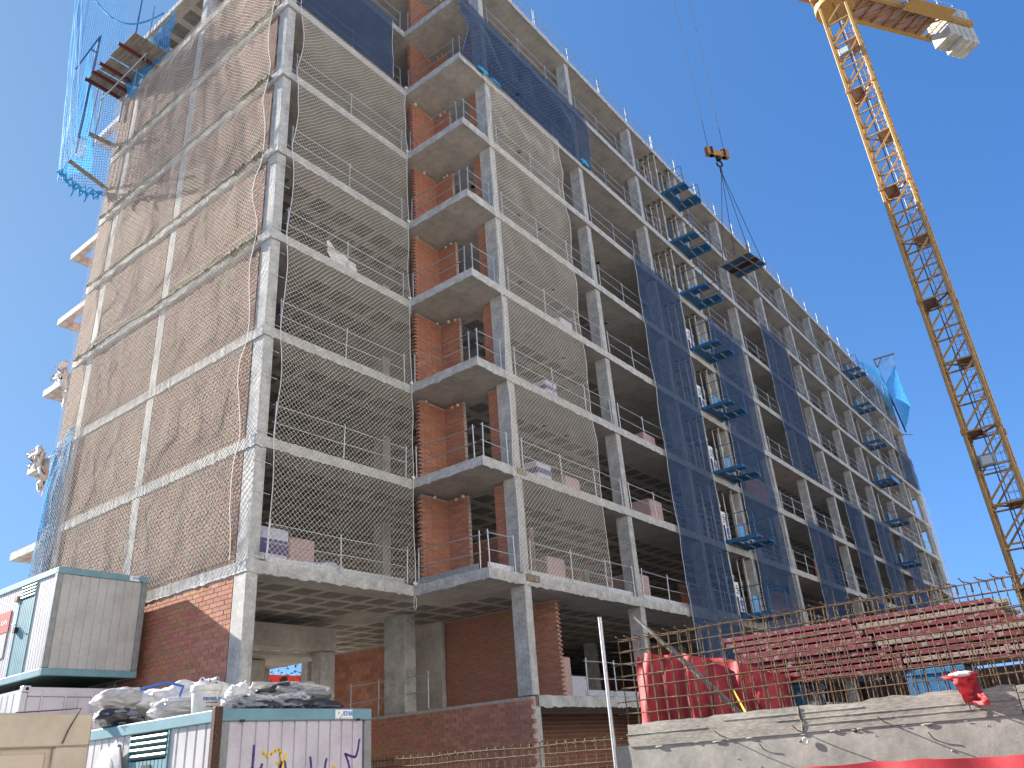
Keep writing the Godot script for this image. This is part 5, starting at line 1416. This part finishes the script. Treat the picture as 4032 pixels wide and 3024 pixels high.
func scaffold() -> void:
	var S := thing("hanging_scaffold", "timber deck scaffold hung outside the top corner of the end wall", "scaffold")
	var y := lv(8)
	for k in 4:
		var z := -7.5 - 0.88 * k
		part(S, "deck_board", mb().obox(Vector3(-0.72, y + 0.09, z - 0.42), Vector3(0.66 + 0.05 * (k % 2), 0.02, 0), Vector3(0, 0.012, 0), Vector3(0, -0.02 * (k % 2), 0.41)), M.plank)
	for z in [-8.35, -9.75, -10.35, -10.9]:
		part(S, "red_beam", mb().box(Vector3(-1.55, y - 0.06, z - 0.04), Vector3(0.1, y + 0.06, z + 0.04)), M.red_timber)
	for p in [[-0.05, -10.75, 25.9, 35.5, 0.035], [-0.55, -8.2, 27.0, 30.0, 0.024], [-0.45, -9.0, 26.4, 28.6, 0.024], [-1.0, -10.9, 24.6, 28.4, 0.024], [-1.3, -10.9, 23.6, 29.8, 0.03], [-0.7, -11.1, 24.4, 28.0, 0.024]]:
		part(S, "post", mb().tube(Vector3(p[0], p[2], p[1]), Vector3(p[0], p[3], p[1]), p[4], 7), M.galv if p[4] < 0.03 else M.platblue)
	part(S, "brace_tube", mb().tube(Vector3(-0.75, y - 0.35, -7.7), Vector3(-0.75, y - 0.4, -11.1), 0.03, 7), M.galv)
	part(S, "corner_bracket", mb().bar(Vector3(-1.9, y + 0.3, -11.0), Vector3(-1.3, y + 2.6, -11.0), 0.06), M.platblue)
	part(S, "corner_bracket", mb().bar(Vector3(-1.3, y + 2.6, -11.0), Vector3(-1.3, y - 3.4, -11.0), 0.07), M.platblue)
	part(S, "corner_bracket", mb().bar(Vector3(-1.55, y + 1.7, -11.0), Vector3(-1.3, y + 1.7, -11.0), 0.05), M.platblue)
	part(S, "lower_timber", mb().bar(Vector3(-0.9, y - 2.2, -11.2), Vector3(0.3, y - 2.3, -11.0), 0.1, 0.14), M.timber)
	part(S, "lower_timber", mb().bar(Vector3(-1.5, y - 4.1, -10.9), Vector3(0.2, y - 4.6, -10.9), 0.1, 0.12), M.timber)
	part(S, "plastic_scrap", blob(Vector3(-1.25, y - 3.4, -10.8), Vector3(0.2, 0.5, 0.15), 6, 12, 0.5, 1.5), M.film)
	# blue netting round it
	var B := thing("debris_net", "bright blue debris net hung round the timber scaffold", "net", "bright blue debris nets")
	var g1 := hung_sheet([Vector3(-1.9, 22.2, -9.2), Vector3(-1.5, 22.6, -11.6), Vector3(-1.8, 36.0, -13.6), Vector3(-1.9, 36.0, -12.9)], 20, 80, 0.1, Vector3(-1, 0, 0), 3.0)
	part(B, "outer_net", net_on(g1, 0.011), M.brightblue)
	var g2 := hung_sheet([Vector3(-1.5, 22.4, -11.5), Vector3(0.2, 23.2, -11.3), Vector3(-0.2, 33.0, -11.6), Vector3(-1.6, 34.0, -12.6)], 20, 80, 0.15, Vector3(0, 0, -1), 9.0)
	part(B, "back_net", net_on(g2, 0.010), M.brightblue)
	var g3 := hung_sheet([Vector3(-0.12, 26.5, -10.0), Vector3(-0.12, 27.3, -7.4), Vector3(-0.15, 29.4, -7.2), Vector3(-0.45, 27.6, -10.0)], 24, 12, 0.2, Vector3(-1, 0, 0), 15.0)
	part(B, "wall_side_sheet", mb().sheet(g3), M.veil_bright)
	part(B, "wall_side_net", net_on(g3, 0.01), M.brightblue)
	var g4 := hung_sheet([Vector3(-1.45, 22.6, -11.3), Vector3(-0.5, 23.4, -11.25), Vector3(-0.75, 25.8, -11.3), Vector3(-1.45, 29.2, -11.4)], 14, 30, 0.12, Vector3(-0.3, 0, 1), 21.0)
	part(B, "cloth_strip", mb().sheet(g4), M.veil_bright)
	var sw := []
	for j in 17: sw.push_back(Vector3(lerpf(-1.7, -0.15, j / 16.0), 30.0 + 3.0 * pow(1.0 - j / 16.0, 2.0) - 0.5 * sin(PI * j / 16.0), lerpf(-12.0, -8.2, j / 16.0)))
	part(B, "gathered_edge", mb().path(sw, 0.035, 6), M.brightblue)
	for q in 3:
		var gp := []
		for j in 25: gp.push_back(Vector3(-1.65 + 1.75 * j / 24.0, 22.65 - 0.3 * sin(PI * j / 24.0) + 0.3 * noise.get_noise_2d(j * 60.0, q * 400.0), -11.3 + 0.12 * q + 0.2 * noise.get_noise_2d(j * 70.0, q * 300.0 + 50.0)))
		part(B, "gathered_edge", mb().path(gp, 0.05 - 0.012 * q, 6), M.brightblue)
		part(B, "hanging_tail", mb().path([gp[8 + 6 * q], gp[8 + 6 * q] + Vector3(0.05, -0.3, 0.02), gp[8 + 6 * q] + Vector3(0.0, -0.6 + 0.1 * q, 0.05)], 0.03, 5), M.brightblue)
	# roof frame timbers above the scaffold
	var RF := thing("roof_truss", "pale concrete and timber roof truss poking out above the scaffold", "truss")
	var ty := lv(9) + 0.2
	part(RF, "chord", mb().bar(Vector3(-0.1, ty, -12.6), Vector3(1.4, ty + 0.3, -8.6), 0.16, 0.2), M.slab)
	part(RF, "chord", mb().bar(Vector3(0.3, ty - 1.2, -12.4), Vector3(0.8, ty - 0.9, -9.2), 0.16, 0.2), M.slab)
	for k in 3: part(RF, "web", mb().bar(Vector3(0.0 + 0.4 * k, ty + 0.1, -12.2 + 1.2 * k), Vector3(0.35 + 0.1 * k, ty - 1.1, -11.6 + 0.9 * k), 0.12), M.slab)
	# plastic caught on the balcony frames
	for k in 3:
		var i: int = [3, 4, 1][k]
		solo("torn_plastic", drape(Vector3(0.42 + 0.1 * k, lv(i) + 0.03, -13.6 + 0.5 * k), k), M.plastic_white, "torn white plastic sheet caught on the %s floor balcony frame" % ORD[i], "plastic", "torn plastic on the balcony frames")
	var bl := thing("debris_net", "strip of turquoise net on the back edge of the third floor end wall", "net", "bright blue debris nets")
	var g5 := hung_sheet([Vector3(-0.1, lv(1) + 0.3, -9.9), Vector3(-0.1, lv(1) + 0.3, -11.0), Vector3(-0.1, lv(3) - 0.3, -11.0), Vector3(-0.1, lv(3) + 0.2, -9.7)], 14, 50, 0.05, Vector3(-1, 0, 0), 30.0)
	part(bl, "mesh", net_on(g5, 0.009), M.brightblue)
	part(bl, "sheet", mb().sheet(g5), M.veil_bright)
	# outrigger at the far end
	var O := thing("net_outrigger", "dark steel T shaped outrigger mast at the far top corner", "mast")
	part(O, "mast", mb().bar(Vector3(66.0, 26.4, 3.25), Vector3(66.0, 34.2, 2.4), 0.12), M.cable)
	part(O, "arm", mb().bar(Vector3(66.0, 34.2, 2.38), Vector3(66.0, 34.15, 4.25), 0.12), M.cable)
	part(O, "knee_brace", mb().bar(Vector3(66.0, 33.3, 2.55), Vector3(66.0, 34.15, 3.05), 0.08), M.cable)
	part(O, "foot", mb().bar(Vector3(66.0, 26.4, 2.6), Vector3(66.0, 26.0, 3.75), 0.07), M.galv)
	var N := thing("debris_net", "bright blue debris net hung from the outrigger at the far top corner", "net", "bright blue debris nets")
	var h1 := hung_sheet([Vector3(66.0, 26.6, 3.2), Vector3(68.5, 29.6, 3.9), Vector3(66.2, 33.2, 3.95), Vector3(66.0, 31.5, 2.8)], 16, 40, 0.2, Vector3(0, 0, 1), 40.0)
	part(N, "net_sheet", mb().sheet(h1), M.veil_bright)
	part(N, "net_mesh", net_on(h1, 0.014), M.brightblue)
	var h2 := hung_sheet([Vector3(61.5, 29.0, 2.75), Vector3(66.0, 27.6, 2.85), Vector3(66.0, 33.2, 2.6), Vector3(57.0, 30.9, 2.6)], 30, 26, 0.5, Vector3(0, -0.3, 1), 50.0)
	part(N, "net_mesh", net_on(h2, 0.012), M.brightblue)
	var h3 := hung_sheet([Vector3(66.0, 32.5, 3.3), Vector3(66.0, 33.0, 4.1), Vector3(66.0, 34.1, 4.2), Vector3(66.0, 34.1, 2.5)], 14, 12, 0.05, Vector3(1, 0, 0), 60.0)
	part(N, "net_mesh", net_on(h3, 0.008), M.bluetwine)

# ---------- surroundings ----------
func tree(p: Vector3, h: float, label: String, sd: int) -> void:
	var t := thing("street_tree", label, "tree", "trees behind the building", p)
	var r := RandomNumberGenerator.new()
	r.seed = sd
	part(t, "trunk", mb().path([Vector3(0, 0, 0), Vector3(0.05, h * 0.25, 0.03), Vector3(-0.03, h * 0.5, 0)], 0.13, 8), M.bark)
	var m := mb()
	for k in 7:
		var an := TAU * k / 7.0
		var tip := Vector3(cos(an) * h * 0.28, h * r.randf_range(0.6, 0.95), sin(an) * h * 0.28)
		part(t, "limb", mb().path([Vector3(0, h * 0.42, 0), tip * Vector3(0.5, 0.8, 0.5), tip], 0.04, 5), M.bark)
		for q in 170:
			var c := tip + Vector3(r.randfn(), r.randfn(), r.randfn()) * h * 0.085
			var a := Vector3(r.randfn(), r.randfn(), r.randfn()).normalized() * 0.11
			var b := a.cross(Vector3(r.randfn(), r.randfn(), r.randfn())).normalized() * 0.055
			m.face(c - a, c + b, c + a, c - b)
	part(t, "crown", m, M.leaf)

func surroundings() -> void:
	struct("ground", mb().box(Vector3(-220, -0.5, -220), Vector3(260, 0.0, 220)), M.asphalt)
	struct("yard_ground", mb().box(Vector3(0.32, 0.004, 8.95), Vector3(70, 1.6, 45)), M.soil)
	struct("yard_path", mb().box(Vector3(12.0, 0.004, 3.2), Vector3(70, 1.59, 8.94)), M.soil)
	tree(Vector3(23.0, 0, -31.0), 8.6, "leafy tree seen through the ground floor beside the red hoarding", 5)
	tree(Vector3(20.5, 0, -29.0), 7.6, "slender tree seen through the ground floor behind the corner column", 6)
	tree(Vector3(26.0, 0, -34.0), 8.4, "dark tree behind the right end of the red hoarding", 7)
	opposite_block(-60.0, -16.0, 38.0, 27.0, M.render_cream, "cream rendered apartment block across the street behind the viewer, left one")
	opposite_block(-12.0, 36.0, 38.0, 33.0, M.render_white, "pale rendered apartment block across the street behind the viewer, middle one")
	opposite_block(39.0, 90.0, 38.0, 30.0, M.render_cream, "cream rendered apartment block across the street behind the viewer, right one")
	# things beyond the formwork at the right edge
	var sk := thing("rusty_skip", "rusty orange steel skip behind the formwork stack", "skip")
	part(sk, "side", mb().bev(Vector3(5.0, 1.61, 11.0), Vector3(5.1, 2.55, 19.0), 0.02), M.brown_steel)
	part(sk, "side", mb().bev(Vector3(7.0, 1.61, 11.0), Vector3(7.1, 2.55, 19.0), 0.02), M.brown_steel)
	part(sk, "end", mb().bev(Vector3(5.11, 1.61, 11.0), Vector3(6.99, 2.5, 11.1), 0.02), M.brown_steel)
	part(sk, "floor", mb().box(Vector3(5.11, 1.61, 11.11), Vector3(6.99, 1.67, 18.99)), M.brown_steel)
	for k in 6: part(sk, "rib", mb().bev(Vector3(4.94, 1.62, 11.4 + 1.4 * k), Vector3(4.998, 2.54, 11.52 + 1.4 * k), 0.01), M.brown_steel)
	for k in 5: tree(Vector3(60.0 + 9.0 * k, 0, 18.0 + 3.0 * (k % 2)), 6.0 + (k % 3), "%s low tree along the street beyond the crane" % ["nearest", "second", "third", "fourth", "farthest"][k], 30 + k)
	var h := thing("hoarding", "red painted hoarding with black shapes seen through the ground floor", "hoarding")
	part(h, "board", mb().bev(Vector3(20.8, 0.0, -28.6), Vector3(28.5, 7.7, -28.4), 0.02), M.hoard_red)
	for k in 6: part(h, "black_shape", blob(Vector3(22.6 + 0.75 * k, 7.15 - 0.3 * (k % 2), -28.39), Vector3(0.3, 0.42, 0.012), 80 + k, 14, 0.6, 1.2), M.black)

# sunlit blocks on the other side of the street, behind the camera
func opposite_block(xa: float, xb: float, z: float, h: float, m: Material, label: String) -> void:
	var t := thing("apartment_block", label, "building", "apartment blocks across the street")
	part(t, "wall", mb().box(Vector3(xa, 0.0, z), Vector3(xb, h, z + 12.0)), m)
	part(t, "cornice", mb().box(Vector3(xa - 0.3, h, z - 0.3), Vector3(xb + 0.3, h + 0.5, z + 12.3)), m)
	var wm := mb().box(Vector3(-0.7, 0, -0.05), Vector3(0.7, 1.5, 0.05)).mesh()
	var sm := mb().box(Vector3(-0.85, -0.12, -0.18), Vector3(0.85, -0.003, 0.05)).mesh()
	var x := xa + 2.0
	while x < xb - 1.5:
		var y := 1.2
		while y < h - 2.0:
			var w := mi(t, "window", wm, M.grey_steel, Vector3(x, y, z - 0.01))
			mi(w, "sill", sm, m)
			y += 3.0
		x += 3.4

# clear sky: deeper overhead and away from the sun, paler low down and towards it
func clear_sky(towards: Vector3, exposure: float) -> Image:
	var w := 512
	var h := 256
	var im := Image.create(w, h, false, Image.FORMAT_RGBF)
	for y in h:
		var e := PI * (0.5 - (y + 0.5) / h)
		for x in w:
			var a := TAU * ((x + 0.5) / w - 0.5)
			var d := Vector3(-sin(a) * cos(e), sin(e), cos(a) * cos(e))
			var g := rad_to_deg(d.angle_to(towards))
			var k := pow(1.0 - maxf(d.y, 0.0), 3.0)
			im.set_pixel(x, y, Color(0.022 + 0.236 * k + 0.42 * exp(-g / 40.0), 0.155 + 0.458 * k + 0.50 * exp(-g / 45.0), 0.545 + 0.79 * k + 0.35 * exp(-g / 60.0)) / exposure)
	return im

func _ready() -> void:
	rng.seed = 20240
	noise.seed = 4
	noise.frequency = 0.01
	noise.fractal_octaves = 2
	var cam := Camera3D.new()
	cam.name = "camera"
	add_child(cam)
	cam.position = CAM
	cam.basis = Basis(Vector3.UP, deg_to_rad(-53.7136)) * Basis(Vector3.RIGHT, deg_to_rad(25.4551)) * Basis(Vector3.BACK, deg_to_rad(-4.4734))
	cam.fov = 51.567
	cam.near = 0.05
	cam.far = 900.0
	cam.current = true
	var env := Environment.new()
	env.background_mode = Environment.BG_SKY
	var sky := Sky.new()
	var exposure := 3.4
	var towards := Vector3(-0.24, 0.55, -1.0).normalized()
	var sm := PanoramaSkyMaterial.new()
	sm.panorama = ImageTexture.create_from_image(clear_sky(towards, exposure))
	sky.sky_material = sm
	env.sky = sky
	env.tonemap_mode = Environment.TONE_MAPPER_LINEAR
	env.tonemap_exposure = exposure
	env.sdfgi_enabled = true
	env.ssao_enabled = true
	env.ssil_enabled = true
	var we := WorldEnvironment.new()
	we.name = "world_environment"
	we.environment = env
	add_child(we)
	var sun := DirectionalLight3D.new()
	sun.name = "sun"
	add_child(sun)
	sun.look_at_from_position(towards * 100.0, Vector3.ZERO, Vector3.UP)
	sun.light_energy = 1.6
	sun.light_color = Color(1.0, 0.965, 0.91)
	sun.light_angular_distance = 0.5
	sun.shadow_enabled = true
	materials()
	surroundings()
	building()
	street_edge()
	containers()
	crane()
	platforms()
	scaffold()
	nets()
	guardrails()
	floor_loads()
	roof_load()
